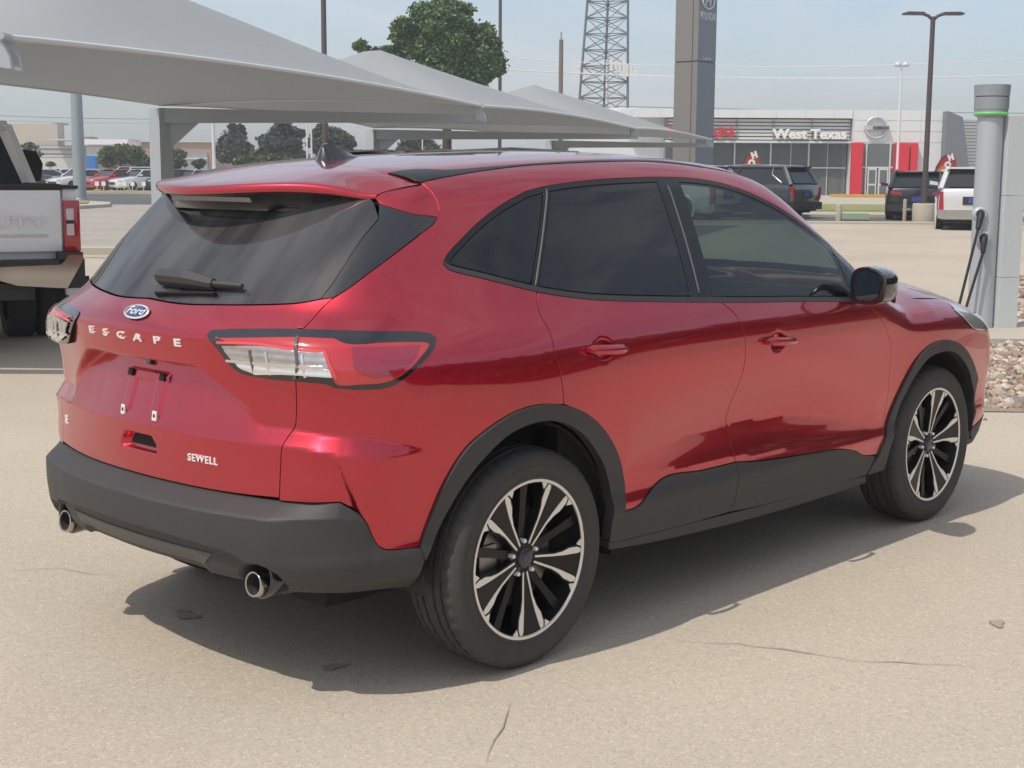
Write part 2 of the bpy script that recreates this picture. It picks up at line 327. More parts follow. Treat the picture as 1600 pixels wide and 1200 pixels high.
mb.tube([(x+.62*c, -.72, z+.62*s) for c, s in pts], .075, 8, caps=False); mb.box((x-.74, -.80, z-.13), (x+.74, -.66, z+.13)); mb.build('round_emblem', M_CHR_S if 'M_CHR_S' in globals() else mat('emblem_chrome', (.62, .62, .63), rough=.4, metal=.3), show)
def sign(txt, px0, px1, py0, py1, m, y, bold=.03):
    x0, x1 = nx(px0), nx(px1); z0, z1 = nz_(py1), nz_(py0); me = text_mesh(txt, 1, .09, bold); me.materials.clear(); me.materials.append(m)
    co = np.array([v.co[:] for v in me.vertices]); lo, hi = co.min(0), co.max(0)
    for v in me.vertices: v.co = (x0+(v.co.x-lo[0])/(hi[0]-lo[0])*(x1-x0), y-v.co.z, z0+(v.co.y-lo[1])/(hi[1]-lo[1])*(z1-z0))
    return link(bpy.data.objects.new('sign_lettering', me), show)
sign('NISSAN', 1044, 1144.5, 199.5, 216, M_RSIGN, .02, .045); sign('West Texas', 1205.5, 1321, 201.5, 217, M_WSIGN, .02, .035); sign('NISSAN', 1357, 1381, 196.5, 202, mat('emblem_text', (.12, .12, .13), rough=.5), -.86, .02)
# slanting dark wedge and siding wing
wg = [(nx(1465), 0), (nx(1512), 0), (nx(1490), nz_(183)), (nx(1468), nz_(174)), (nx(1465), nz_(174))]
mb = MB(); mb.prism(wg, (0, -1.4, 0), (1, 0, 0), (0, 0, 1), (0, 9, 0)); mb.build('wedge_wall', M_WEDGE, show)
wing = sbox('side_wing', 1489, 184, 1760, 309, 1.5, 14, M_SIDING, zb=0)
for i in range(17):
    mb = MB(); z = nz_(187+i*5.2); mb.box((nx(1489), 1.44, z-.02), (nx(1760), 1.5, z+.12)); mb.build('siding_board', M_SIDING, wing)
for a in (1500, 1560, 1640): mb = MB(); mb.box((nx(a), 1.35, nz_(272)), (nx(a+24), 1.46, nz_(259))); mb.build('window', M_SHOP, wing)
mb = MB(); mb.box((nx(1120), 4, nz_(172)), (nx(1182), 8, nz_(168))); mb.build('roof_unit', M_BROWN, show)
mb = MB(); mb.box((nx(950), 6, nz_(178)), (nx(1008), 12, nz_(163.5))); mb.build('roof_unit', M_WPANEL, show)
# ---- tall sign pylon
DP = 51.5; xl, _ = hpt(1054, 150, DP); xr, zt = hpt(1114, 150, DP)
py_ = facing('sign_pylon', (xl+xr)/2+.02, DP, 'tall grey double-sided sign pylon with an oval emblem near the top', 'sign', rot=math.radians(46))
M_PYF = mat('pylon_blue_grey', (.20, .225, .26), rough=.35, metal=.3); M_PYS = mat('pylon_side_tan_lit', (.24, .225, .21), rough=.35, metal=.3)  # second tone puts the tan light on the left side into the colour
mb = MB(); h1 = 5.35; a = .53
mb.box((-a, -a*.95, 0), (a, a*.95, h1)); mb.box((-a, -a*.95, h1+.05), (a, a*.95, 12.2))
for i, mi in ((0, 0),): pass
p_o = mb.build('pylon_body', [M_PYF, M_PYS], py_)
for f in p_o.data.polygons:
    if f.normal.x < -.5: f.material_index = 1
mb = MB(); mb.box((-a+.02, -a*.93, h1), (a-.02, a*.93, h1+.05)); mb.box((-a-.006, -.28, 0), (-a, -.25, 12.2)); mb.build('pylon_joint', M_BROWN, py_)
M_PYL = mat('pylon_lettering', (.60, .63, .67), rough=.35)
for txt, zc_, wd, bo in (('HYUNDAI', hpt(1104, 27, DP)[1], .86, .02), ('Lance', hpt(1100, 92, DP)[1], .46, .01)):
    me = text_mesh(txt, 1, .02, bo); me.materials.clear(); me.materials.append(M_PYL); co = np.array([v.co[:] for v in me.vertices]); lo, hi = co.min(0), co.max(0); k = wd/(hi[0]-lo[0]); kz = k*(1.9 if bo > .015 else 1.0)
    for v in me.vertices: v.co = ((v.co.x-(lo[0]+hi[0])/2)*k, -a*.95-.01-v.co.z*k, zc_+(v.co.y-(lo[1]+hi[1])/2)*kz)
    link(bpy.data.objects.new('pylon_lettering', me), py_)
zc_ = hpt(1104, 4, DP)[1]; mb = MB(); mb.tube([(.33*math.cos(t), -a*.95-.02, zc_+.26*math.sin(t)) for t in [2*math.pi*i/32 for i in range(33)]], .035, 6, caps=False)
for s in (-1, 1): mb.tube([(s*.13-.05, -a*.95-.02, zc_-.16), (s*.11+.05, -a*.95-.02, zc_+.18)], .03, 6)
mb.tube([(-.13, -a*.95-.02, zc_+.03), (.13, -a*.95-.02, zc_-.02)], .03, 6); mb.build('pylon_emblem', M_PYL, py_)
# ---- lattice mast
DT = 150.0; M_TOWER = mat('weathered_tower_steel', (.13, .14, .155), rough=.6)
tw = facing('lattice_tower', *[hpt(948, 160, DT)[0], DT], 'tall open steel lattice tower with panel antennas partway up', 'tower')
tx = hpt(948, 160, DT)[0]
def tl(px, py): x, z = hpt(px, py, DT); return x-tx, z
bx0, bz0 = tl(905, 160); bx1, _ = tl(980, 160); ux0, uz = tl(918, 0); ux1, _ = tl(976, 0)
def legx(side, z): t = (z-bz0)/(uz-bz0); return (bx0+(ux0-bx0)*t) if side == 0 else (bx1+(ux1-bx1)*t*.35)
zt_ = uz+4.0; my_ = 3.2
def legp(k, z):
    l, r = legx(0, z), legx(1, z)
    return ((l, 0, z), (r, -.6, z), (l+(r-l)*.56, my_, z))[k]
for k in range(3): mb = MB(); mb.tube([legp(k, 0), legp(k, zt_)], .13, 6); mb.build('leg', M_TOWER, tw)
for i in range(16):
    z0 = bz0-6+i*1.62; z1 = z0+1.62
    for k in range(3):
        a_, b_ = k, (k+1) % 3; mb = MB(); mb.tube([legp(a_, z0), legp(b_, z0)], .05, 4); mb.tube([legp(a_, z0), legp(b_, z1)], .05, 4); mb.tube([legp(b_, z0), legp(a_, z1)], .045, 4); mb.build('brace', M_TOWER, tw)
x, z = tl(950, 160); x2, z2 = tl(950, 92); mb = MB(); mb.tube([(x, 1.2, 0), (x2, 1.2, z2)], .16, 8); mb.build('white_pipe', M_WPANEL, tw)
M_ANT = mat('antenna_white', (.72, .72, .70), rough=.5)
for px, y0, y1 in ((897, 98, 118), (902, 99, 121), (954, 94, 112), (961, 96, 110), (967, 98, 114), (973, 97, 116), (984, 104, 118), (990, 105, 123), (978, 101, 121)):
    x, z0 = tl(px, y1); _, z1 = tl(px, y0); mb = MB(); mb.box((x-.16, -1.2, z0), (x+.16, -1.0, z1)); mb.build('antenna', M_ANT, tw)
mb = MB(); x0, z = tl(895, 108); x1, _ = tl(993, 108); mb.tube([(x0, -.9, z), (x1, -.9, z)], .06, 5); mb.tube([(x0, -.9, z-.6), (x1, -.9, z-.6)], .05, 5); mb.build('antenna_frame', M_STEEL, tw)
# ---- poles and wires
def pole(name, px, py_base, py_top, D, r, m, label, cat='pole', group=None, zb=0.0):
    X, z1 = hpt(px, py_top, D); X0, _ = hpt(px if isinstance(px, (int, float)) else px, py_base, D)
    o = facing(name, X, D, label, cat, group); mb = MB(); mb.tube([(0, 0, zb), (0, 0, z1)], [r, r*.8], 10); mb.build('shaft', m, o); return o, z1
M_WPOLE = mat('white_pole_paint', (.70, .71, .72), rough=.45)
o, z = pole('utility_pole', 877, 150, 62, 95, .17, mat('weathered_wood', (.20, .15, .11), rough=.9, noise=.4, nscale=6), 'weathered wooden utility pole between the leafy tree and the lattice tower', 'utility pole')
mb = MB(); mb.box((-.05, -.05, z-.1), (.05, .05, z+.5)); mb.build('pole_top_pin', M_STEEL, o)
pole('dark_lamp_post', 504.5, 240, -60, 58, .125, M_BROWN, 'dark bronze lamp post rising behind the first canopy, cut off by the top edge', 'lamp post')
pole('dark_lamp_post', 782, 240, -60, 82, .11, M_BROWN, 'dark bronze lamp post beside the right edge of the leafy tree', 'lamp post')
o, z = pole('steel_post', 115.5, 316, 60, 64.3, .30, mat('blue_grey_post_paint', (.33, .37, .41), rough=.4, metal=.2), 'thick blue grey steel post standing on the grass island behind the pickup', 'post', zb=.1)
mb = MB(); mb.lathe([(.34, .10), (.34, .16), (.31, .2)], 12); mb.build('post_base', M_STEEL, o)
o, z = pole('white_lamp_post', 123.5, 290, 150, 100, .10, M_WPOLE, 'white lamp post with a single drooping head right behind the thick steel post', 'lamp post')
mb = MB(); mb.tube([(0, 0, z), (.15, 0, z+.12), (.45, 0, z+.1)], .05, 6); mb.box((.2, -.15, z-.02), (.75, .15, z+.16)); mb.build('lamp_head', M_WPOLE, o)
for px, t, lb in ((331, 120, 'white lamp post just left of the round dark pine, behind the car lot'), (478.5, 150, 'thin white pole left of its twin beside the dark lamp post'), (485.5, 150, 'thin white pole right of its twin beside the dark lamp post')):
    pole('white_pole', px, 262, t, 105, .14 if px == 331 else .07, M_WPOLE, lb, 'pole')
for px, t in ((833, 150), (643, 160)): pole('white_pole', px*.0+{833: 607.5, 643: 660}[px], 240, 190, 110, .05, M_WPOLE, {833: 'thin white pole seen under the second canopy, left of its post row', 643: 'thin white pole seen under the second canopy beside the tree trunk'}[px], 'pole')
# flag / area lights by the showroom
o, z = pole('area_light', 1409, 309, 103, 80, .075, M_WPOLE, 'slender white light pole with twin round heads in front of the red portal', 'light pole')
for s in (-1, 1): mb = MB(); mb.lathe([(0, .24), (.14, .20), (.20, .05), (.16, -.05), (0, -.06)], 12, Matrix.Translation(Vector((s*.22+.48*0, 0, z)))); mb.build('lamp_head', mat('lamp_glass_white', (.6, .62, .64), rough=.2), o)
DL = 45.2; X, z = hpt(1458, 26, DL)
o = facing('parking_lot_light', X, DL, 'tall bronze parking lot light with two long flat heads on a round concrete base', 'light pole')
mb = MB(); mb.lathe([(0, .60), (.33, .60), (.35, .56), (.35, 0)], 24); mb.build('concrete_base', M_CONC, o)
mb = MB(); mb.tube([(0, 0, .6), (0, 0, z)], [.095, .075], 10); mb.box((-.16, -.16, .6), (.16, .16, .64)); mb.build('shaft', M_BROWN, o)
for s in (-1, 1):
    mb = MB(); mb.tube([(0, 0, z-.12), (s*.14, 0, z+.02), (s*.30, 0, z+.08)], .05, 6); mb.build('arm', M_BROWN, o)
    mb = MB(); mb.prism([(.28, .05), (.92, .055), (.94, .10), (.80, .14), (.30, .13)] if s > 0 else [(-.28, .05), (-.30, .13), (-.80, .14), (-.94, .10), (-.92, .055)], (0, -.16, z), (1, 0, 0), (0, 0, 1), (0, .32, 0)); mb.build('lamp_head', M_BROWN, o)
def wire(a, b, sag, r, label, m=None):
    a, b = np.array(a), np.array(b); P = [a+(b-a)*t-np.array([0, 0, sag*4*t*(1-t)]) for t in np.linspace(0, 1, 25)]
    mb = MB(); mb.tube(P, r, 4, caps=False); tag(mb.build('power_line', m or M_WIRE), label, 'wire')
M_WIRE = mat('pale_wire', (.70, .72, .74), rough=.5); M_WIRED = mat('grey_wire', (.26, .28, .31), rough=.6)
def wp(px, py, D): X, z = hpt(px, py, D); return Q(X, D, z)
wire(wp(700, 84, 95), wp(1760, 80, 95), .9, .022, 'upper pale wire crossing the sky at the level of the wooden pole top'); wire(wp(700, 104, 95), wp(1760, 111, 95), .6, .035, 'lower thicker pale wire crossing the sky below the wooden pole top')
wire(wp(-60, 178, 95), wp(300, 186, 95), .1, .022, 'upper dark wire low in the sky behind the pickup and steel post', M_WIRED); wire(wp(-60, 186, 95), wp(300, 192, 95), .1, .012, 'lower dark wire low in the sky behind the pickup and steel post', M_WIRED)
wire(wp(960, 166, 120), wp(1760, 178, 120), .1, .035, 'dark wire running just above the showroom roof', M_WIRED)
# ---- small site furniture on the right
X, _ = hpt(1335, 335, 46.1); o = facing('utility_cabinet', X, 46.2, 'low pale green utility cabinet on the ground in front of the showroom', 'utility box')
mb = MB(); mb.box((-.42, -.3, 0), (.42, .3, .24)); mb.build('base', M_CONC, o); M_GRN = mat('pale_green_paint', (.33, .43, .29), rough=.5); mb = MB(); mb.prism([(-.44, .02), (.44, .02), (.44, .17), (.40, .21), (-.40, .21), (-.44, .17)], (0, -.34, .04), (1, 0, 0), (0, 0, 1), (0, .64, 0)); mb.build('lid', M_GRN, o)
X, _ = hpt(1310.5, 335, 46.0); o = facing('bollard', X, 46.0, 'stubby grey concrete bollard beside the green utility cabinet', 'bollard'); mb = MB(); mb.lathe([(0, .56), (.08, .55), (.10, .50), (.10, 0)], 14); mb.build('post', M_CONC, o)
X, _ = hpt(1413.5, 330, 45.0); o = facing('steel_bollard', X, 45.0, 'slim tan bollard left of the concrete lamp base, in front of the black SUV', 'bollard'); mb = MB(); mb.lathe([(0, .74), (.05, .73), (.06, .70), (.06, 0)], 12); mb.build('post', mat('tan_post', (.36, .31, .23), rough=.7), o)
# ---- far buildings on the left
def far(name, D, label, cat='building'): return facing(name, 0, D, label, cat)
def fbox(o, name, D, px0, py0, px1, py1, m, dy=0, dep=12, zb=None):
    x0, z1 = hpt(px0, py0, D); x1, z0 = hpt(px1, py1, D); mb = MB(); mb.box((x0, dy, z0 if zb is None else zb), (x1, dy+dep, z1)); return mb.build(name, m, o)
M_TAN = mat('tan_block_wall', (.55, .48, .40), rough=.8, noise=.08, nscale=.5); M_GW = mat('grey_band_wall', (.30, .32, .35), rough=.7); M_LW = mat('pale_wall', (.60, .60, .58), rough=.7); M_TERR = mat('terracotta_wall', (.42, .27, .20), rough=.8)
o = far('large_store', 190, 'large low store with a tall plain tan block over grey banded walls, behind the pickup')
fbox(o, 'tan_block', 190, -160, 190, 68, 226, M_TAN, 6, 3, 0); fbox(o, 'wall', 190, 15, 226, 150, 262, M_GW, 4, 1.5, 0)
for i, (a, b, mm) in enumerate(((228, 231, M_LW), (235, 239, M_TAN), (242, 245, M_LW))): fbox(o, 'wall_band', 190, 15, a, 120, b, mm, 3.9, .1)
fbox(o, 'white_frontage', 190, 45, 246, 108, 266, M_LW, 3.5, .5, 0); fbox(o, 'roof_unit', 190, 84, 211, 105, 217.5, M_TERR, 10, 4); fbox(o, 'roof_unit', 190, 45, 188, 56, 190.5, M_GW, 10, 4)
fbox(o, 'canopy_fascia', 190, 72, 216.5, 198, 219.5, M_LW, 1, 6); fbox(o, 'canopy_fascia', 190, 123, 218, 198, 226, mat('bright_fascia', (.8, .8, .8), rough=.5), .5, 7); fbox(o, 'sign_panel', 190, 124, 228, 151, 244, M_LW, 3, .6)
o = far('terracotta_shop', 200, 'low terracotta topped shop behind the green trees left of the round dark pine')
fbox(o, 'wall', 200, 215, 222, 330, 234, M_TERR, 0, 12, 0); fbox(o, 'grey_wall', 200, 285, 238, 325, 262, M_GW, -.3, .3, 0); fbox(o, 'wall_band', 200, 285, 246, 325, 249, M_LW, -.4, .1); fbox(o, 'roof_edge', 200, 210, 220, 335, 222.5, M_LW, -.4, 13)
X, z = hpt(144.5, 244, 112); o = facing('portable_toilet', X, 112, 'small bright blue portable cabin behind the parked cars', 'cabin'); mb = MB(); mb.box((-.33, -.4, 0), (.33, .4, z)); mb.build('cabin_body', mat('blue_plastic', (.03, .20, .60), rough=.5), o); mb = MB(); mb.prism([(-.36, 0), (.36, 0), (.2, .14), (-.2, .14)], (0, -.42, z), (1, 0, 0), (0, 0, 1), (0, .84, 0)); mb.build('roof', mat('pale_blue_plastic', (.30, .48, .66), rough=.5), o)
YS = ['white sign in the grass strip, first right of the steel post', 'white sign in the grass strip before the red sedan bonnet', 'white sign in the grass strip right of the red sedan', 'white sign in the grass strip below the nose of the white sedan', 'white sign in the grass strip, second left of the square canopy post', 'white sign in the grass strip nearest the square canopy post']
for i, (px, w) in enumerate(((151.5, 5), (162, 6), (183, 6.5), (194, 6), (207, 6), (224.5, 6.5))):
    X, _ = hpt(px, 292, 93); o = facing('yard_sign', X, 93, YS[i], 'sign', 'white signs in the grass strip')
    mb = MB(); mb.box((-.13, -.015, .38), (.13, .015, .66)); mb.build('board', M_WSIGN, o); mb = MB(); mb.tube([(0, 0, .1), (0, 0, .4)], .02, 5); mb.build('stake', M_WSIGN, o)

# ------------------------------------------------------------------ shade canopies on cantilever posts
M_FAB = mat('grey_shade_fabric', (.50, .53, .55), rough=.8, noise=.05, nscale=1.5)
_n = M_FAB.node_tree.nodes; _t = _n.new('ShaderNodeBsdfTranslucent'); _t.inputs['Color'].default_value = (.62, .62, .61, 1); _m = _n.new('ShaderNodeMixShader'); _m.inputs['Fac'].default_value = .42
M_FAB.node_tree.links.new(_n['Principled BSDF'].outputs['BSDF'], _m.inputs[1]); M_FAB.node_tree.links.new(_t.outputs['BSDF'], _m.inputs[2]); M_FAB.node_tree.links.new(_m.outputs['Shader'], _n['Material Output'].inputs['Surface'])
M_CST = mat('canopy_steel_paint', (.43, .47, .50), rough=.42, metal=.15)
M_HEM = mat('pale_fabric_hem', (.62, .64, .65), rough=.6)
T_ = [(-3.47+3.03*k, 9.95+10.33*k) for k in range(-1, 4)]; P_ = [(x-4.55, d) for x, d in T_]
P_[2] = (-4.97, 20.3); P_[3] = (-2.99, 30.7); HT = 2.46
SH = {0: 0, 1: -.05, 2: -.40, 3: -.45}
def fabric(k, label):
    "one hipped membrane: pulled tight between two arms, peaked in the middle, with scalloped edges"
    A, B, Cc, Dd = (np.array(q) for q in (P_[k], T_[k], T_[k+1], P_[k+1])); n = 29; mb = MB(); vs = []; g = np.linspace(-1, 1, n)
    for j in g:
        for i in g:
            u, v = i, j; m_ = max(abs(u), abs(v)); 
            w = (1-m_)
            uu = u*(1-.045*(1-v*v)*abs(u)); vv = v*(1-.025*(1-u*u)*abs(v))
            xy = ((1-uu)*(1-vv)*A+(1+uu)*(1-vv)*B+(1+uu)*(1+vv)*Cc+(1-uu)*(1+vv)*Dd)/4
            ua = SH[k]*(1-0); us = (u-ua)/(1-ua) if u > ua else (u-ua)/(1+ua); smooth_m = (abs(us)**9+abs(v)**9)**(1/9); w = max(0, 1-smooth_m)
            z = HT+1.22*w**1.06+.085*(1-min(abs(u), abs(v))**2)*(m_**6)*(1 if abs(v) > abs(u) else (1 if True else 0))
            vs.append(Q(xy[0], xy[1], z))
    fs = [(a*n+b, a*n+b+1, (a+1)*n+b+1, (a+1)*n+b) for a in range(n-1) for b in range(n-1)]
    lo_ = [p-np.array([0, 0, .014]) for p in vs]; N_ = n*n
    rim = [i for i in range(n)]+[i*n+n-1 for i in range(1, n)]+[(n-1)*n+i for i in range(n-2, -1, -1)]+[i*n for i in range(n-2, 0, -1)]
    fs2 = [tuple(q+N_ for q in f[::-1]) for f in fs]; fs3 = [(rim[i], N_+rim[i], N_+rim[(i+1) % len(rim)], rim[(i+1) % len(rim)]) for i in range(len(rim))]
    mb.add(vs+lo_, fs+fs2, 0, True); mb.add(vs+lo_, fs3, 0, True)
    base = np.mean([vs[0], vs[-1]], 0)*np.array([1, 1, 0])
    o = mb.build('shade_canopy', M_FAB); tag(o, label, 'canopy', 'shade canopies in a row'); c_ = n//2
    for row_ in ([i*n for i in range(n)], [i*n+n-1 for i in range(n)], list(range(n)), [(n-1)*n+i for i in range(n)]):
        sm = MB(); sm.tube([vs[q] for q in row_], .022, 6); sm.build('edge_hem', M_HEM, o)
    return o
for k, lb in ((1, 'nearest large grey fabric shade canopy filling the upper left corner'), (2, 'second grey hipped shade canopy with its peak before the leafy tree'), (3, 'farthest grey shade canopy with its low corner near the sign pylon')): fabric(k, lb)
names = ['cantilever canopy post off the left edge beside the pickup', 'cantilever canopy post with its long arm over the pickup, corner fitting at the left edge', 'square canopy post left of the red car with a long dark arm reaching right', 'second canopy post, behind the antenna of the red car, with its arm reaching right', 'farthest canopy post whose arm tip hangs near the sign pylon']
for k in range(1, 5):
    (px_, pd_), (tx_, td_) = P_[k], T_[k]
    o = empty('canopy_post', Q(px_, pd_), YAWZ, names[k], 'canopy post', 'cantilever posts of the canopy row')
    mb = MB(); R4 = Matrix.Rotation(math.radians(52), 4, 'Z'); mb.box((-.115, -.115, 0), (.115, .115, HT-.06), M=R4); mb.build('column', M_CST, o)
    mb = MB(); mb.box((-.2, -.2, 0), (.2, .2, .03), M=R4); mb.build('base_plate', M_CST, o)
    L_ = tx_-px_; mb = MB(); mb.prism([(.0, -.24), (L_-.12, -.20), (L_-.04, -.16), (L_-.02, -.10), (.0, -.03)], (0, -.09, HT-.02), (1, 0, 0), (0, 0, 1), (0, .18, 0)); mb.build('arm', M_CST, o)
    mb = MB(); mb.prism([(.1, -.22), (.55, -.22), (.10, -.62)], (0, -.02, HT-.02), (1, 0, 0), (0, 0, 1), (0, .04, 0)); mb.build('gusset', M_CST, o)
    mb = MB(); mb.prism([(L_-.10, -.18), (L_+.06, -.20), (L_+.05, -.12), (L_, -.02), (L_+.03, .02), (L_-.10, .03)], (0, -.12, HT-.02), (1, 0, 0), (0, 0, 1), (0, .05, 0)); mb.prism([(L_-.10, -.18), (L_+.06, -.20), (L_+.05, -.12), (L_, -.02), (L_+.03, .02), (L_-.10, .03)], (0, .07, HT-.02), (1, 0, 0), (0, 0, 1), (0, .05, 0)); mb.tube([(L_, -.14, HT), (L_, .14, HT)], .03, 8); mb.build('corner_fitting', M_CST, o)
# ---- charging post
DCH = 14.05; Xc, _ = hpt(1529.5, 522, DCH)
o = empty('charging_post', Q(Xc, DCH, .06), YAWZ, 'round grey vehicle charging post with a green ring and two plugged black cables', 'charging post')
M_CHG = mat('charger_silver_grey', (.45, .485, .51), rough=.38, metal=.2); M_CHD = mat('charger_cap_grey', (.31, .335, .36), rough=.35, metal=.2)
mb = MB(); r = .122; zt = hpt(1552, 181, DCH)[1]-.06; zq = hpt(1552, 133, DCH)[1]-.06; mb.lathe([(0, zt), (r, zt), (r, 0)], 40); mb.build('column', M_CHG, o, auto=.6)
k = (zq-zt)
mb = MB(); mb.lathe([(r+.002, zt-.02), (r+.036, zt+.005), (r+.038, zt+k*.45)], 40); mb.build('cap_collar', M_CHD, o, auto=.6)
mb = MB(); mb.lathe([(r+.037, zt+.008), (r+.0415, zt+.010), (r+.0415, zt+.030), (r+.037, zt+.032)], 40); mb.build('status_ring', mat('green_status_light', (.10, .5, .12), rough=.4, emit=((.12, .75, .14), .18)), o)
mb = MB(); mb.lathe([(r+.038, zt+k*.20), (r+.041, zt+k*.21), (r+.043, zt+k*.60), (r+.039, zt+k*.605)], 40); mb.build('cap_lower', M_CHD, o, auto=.6)
mb = MB(); mb.lathe([(r+.040, zt+k*.625), (r+.044, zt+k*.64), (r+.049, zt+k), (0, zt+k)], 40); mb.build('cap_upper', M_CHD, o, auto=.6)
M_CBL = mat('black_cable_rubber', (.022, .020, .020), rough=.6)
for px, py, d2, ee in ((1532, 335, -.16, (1500, 480)), (1537, 372, -.14, (1510, 486))):
    x, z = hpt(px, py, DCH-.14); x -= Xc; z -= .06
    mb = MB(); mb.lathe([(.0, .012), (.040, .012), (.044, .03), (.060, .03), (.074, .0), (.076, -.02)], 24, Matrix.Translation(Vector((x, -.125, z))) @ Matrix.Rotation(math.radians(90), 4, 'X')); mb.build('socket', M_CHG, o)
    a = Vector((x, -.15, z)); b = Vector((x-.035 if py < 350 else x-.02, -.20, z-.14)); mb = MB(); mb.tube([a+Vector((0, .03, .01)), a, a.lerp(b, .45), b], [.032, .037, .030, .022], 12); mb.build('plug', M_CBL, o)
    x2, z2 = hpt(*ee, DCH-.3); x2 -= Xc; e = Vector((x2, -.26, z2-.06)); mid = b.lerp(e, .5)+Vector((0, 0, 0.0)); low = e+Vector((-.03, 0, -.35))
    pts = []; Ks = [b, mid, e, low, low+Vector((.08, .06, -.15)), low+Vector((.22, .08, -.13))]
    for i in range(len(Ks)-1):
        for q in range(5): pts.append(Ks[i].lerp(Ks[i+1], q/5))
    mb = MB(); mb.tube(pts, .014, 10); mb.build('cable', M_CBL, o)
o2 = empty('equipment_pillar', Q(Xc+.222, DCH+.02, .06), YAWZ+math.radians(17), 'plain pale grey rectangular pillar standing against the round charging post', 'pillar')
M_PIL = mat('pillar_pale_grey', (.60, .635, .64), rough=.45, metal=.1); zp = hpt(1585, 182, DCH)[1]-.06
mb = MB(); mb.box((-.108, -.10, .0), (.108, .16, .50)); mb.build('lower_panel', M_PIL, o2); mb = MB(); mb.box((-.108, -.10, .504), (.108, .16, 1.30)); mb.build('middle_panel', M_PIL, o2); mb = MB(); mb.box((-.108, -.10, 1.304), (.108, .16, zp)); mb.build('upper_panel', M_PIL, o2)

# ------------------------------------------------------------------ trees and shrubs
M_BARK = mat('tree_bark', (.075, .06, .05), rough=.95, noise=.4, nscale=4)
def leafm(name, c): return mat(name, c, rough=.65, noise=.55, nscale=.9, spec=.3)
M_LEAF = [leafm('leaf_dark', (.080, .145, .052)), leafm('leaf_mid', (.115, .195, .066)), leafm('leaf_light', (.17, .25, .09))]
M_PINE = [leafm('needle_dark', (.070, .088, .064)), leafm('needle_mid', (.092, .110, .078)), leafm('needle_grey', (.115, .125, .098))]
M_SHRB = [leafm('shrub_dark', (.075, .115, .040)), leafm('shrub_mid', (.115, .16, .055)), leafm('shrub_light', (.16, .20, .075))]
def leaves(blobs, n, size, seed, aspect=.62):
    r = np.random.default_rng(seed); vol = np.array([b[3]*b[4]*b[5] for b in blobs])**.75; vol /= vol.sum(); k = r.choice(len(blobs), n, p=vol)
    B = np.array(blobs, float); d = r.normal(size=(n, 3)); d /= np.linalg.norm(d, axis=1, keepdims=True); rad = r.uniform(.35, 1.0, n)**.55*(1+.12*r.normal(size=n))
    c = B[k, :3]+d*rad[:, None]*B[k, 3:6]
    a = r.normal(size=(n, 3)); a /= np.linalg.norm(a, axis=1, keepdims=True); b = np.cross(a, r.normal(size=(n, 3))); b /= np.linalg.norm(b, axis=1, keepdims=True)
    s = size*r.uniform(.6, 1.4, n)[:, None]; w = s*aspect
    V = np.stack([c-a*s, c-b*w, c+a*s, c+b*w], 1).reshape(-1, 3); return V, r.integers(0, 3, n)
def crown_mesh(name, V, mi, mats, parent):
    n = len(V)//4; me = bpy.data.meshes.new(name); me.vertices.add(4*n); me.vertices.foreach_set('co', V.ravel()); me.loops.add(4*n); me.loops.foreach_set('vertex_index', np.arange(4*n)); me.polygons.add(n); me.polygons.foreach_set('loop_start', np.arange(0, 4*n, 4)); me.polygons.foreach_set('material_index', mi)
    for m in mats: me.materials.append(m)
    me.update(); me.validate(); return link(bpy.data.objects.new(name, me), parent)
def sub_blobs(blobs, per, seed, k=.42):
    r = np.random.default_rng(seed); out = []
    for b in blobs:
        for _ in range(per):
            d = r.normal(size=3); d /= np.linalg.norm(d); q = r.uniform(.45, .95); s = k*r.uniform(.65, 1.25)
            out.append((b[0]+d[0]*b[3]*q, b[1]+d[1]*b[4]*q, b[2]+d[2]*b[5]*q, b[3]*s, b[4]*s, b[5]*s*.8))
    return out
def tree(name, px, D, blobs_px, label, cat, mats, n, size, trunk_r=.18, per=7, group=None, seed=1, depth=.8, trunk=True, k=.42):
    X, _ = hpt(px, 262, D); o = facing(name, X, D, label, cat, group); s = D/FPX; B = []
    for bx, by, rx, ry in blobs_px:
        x, z = hpt(bx, by, D); B.append((x-X, 0, z, rx*s, rx*s*depth, ry*s))
    S = sub_blobs(B, per, seed, k)+[(b[0], b[1], b[2], b[3]*.66, b[4]*.66, b[5]*.66) for b in B]; V, mi = leaves(S, n, size, seed); crown_mesh('crown', V, mi, mats, o)
    if trunk:
        mb = MB(); zt = max(b[2] for b in B); mb.tube([(0, 0, 0), (.05, 0, zt*.35), (-.05, .05, zt*.7), (0, 0, zt)], [trunk_r, trunk_r*.8, trunk_r*.5, trunk_r*.15], 8)
        r = random.Random(seed)
        for b in S[::2]:
            z0 = max(.3, min(zt*.75, b[2]-.5*abs(b[0])-.4)); mb.tube([(0, 0, z0), (b[0]*.5, b[1]*.5, z0+(b[2]-z0)*.6), (b[0], b[1], b[2])], [trunk_r*.38, trunk_r*.25, trunk_r*.07], 5)
        mb.build('trunk', M_BARK, o)
    return o
tree('leafy_tree', 697, 66, [(688, 40, 62, 50), (640, 62, 40, 34), (736, 62, 44, 40), (690, 85, 66, 40), (768, 92, 34, 32), (700, 14, 34, 26), (566, 72, 17, 14), (600, 84, 26, 16), (745, 115, 34, 26), (718, 120, 42, 30)], 'large leafy green tree rising behind the second canopy', 'tree', M_LEAF, 44000, .092, .26, 10, seed=3, k=.38)
tree('pine_tree', 367, 118, [(367, 220, 26, 26), (350, 238, 18, 18), (386, 236, 16, 20), (370, 202, 14, 11)], 'round dark pine left of a wider one, behind the car lot', 'tree', M_PINE, 8400, .17, .2, 7, seed=5)
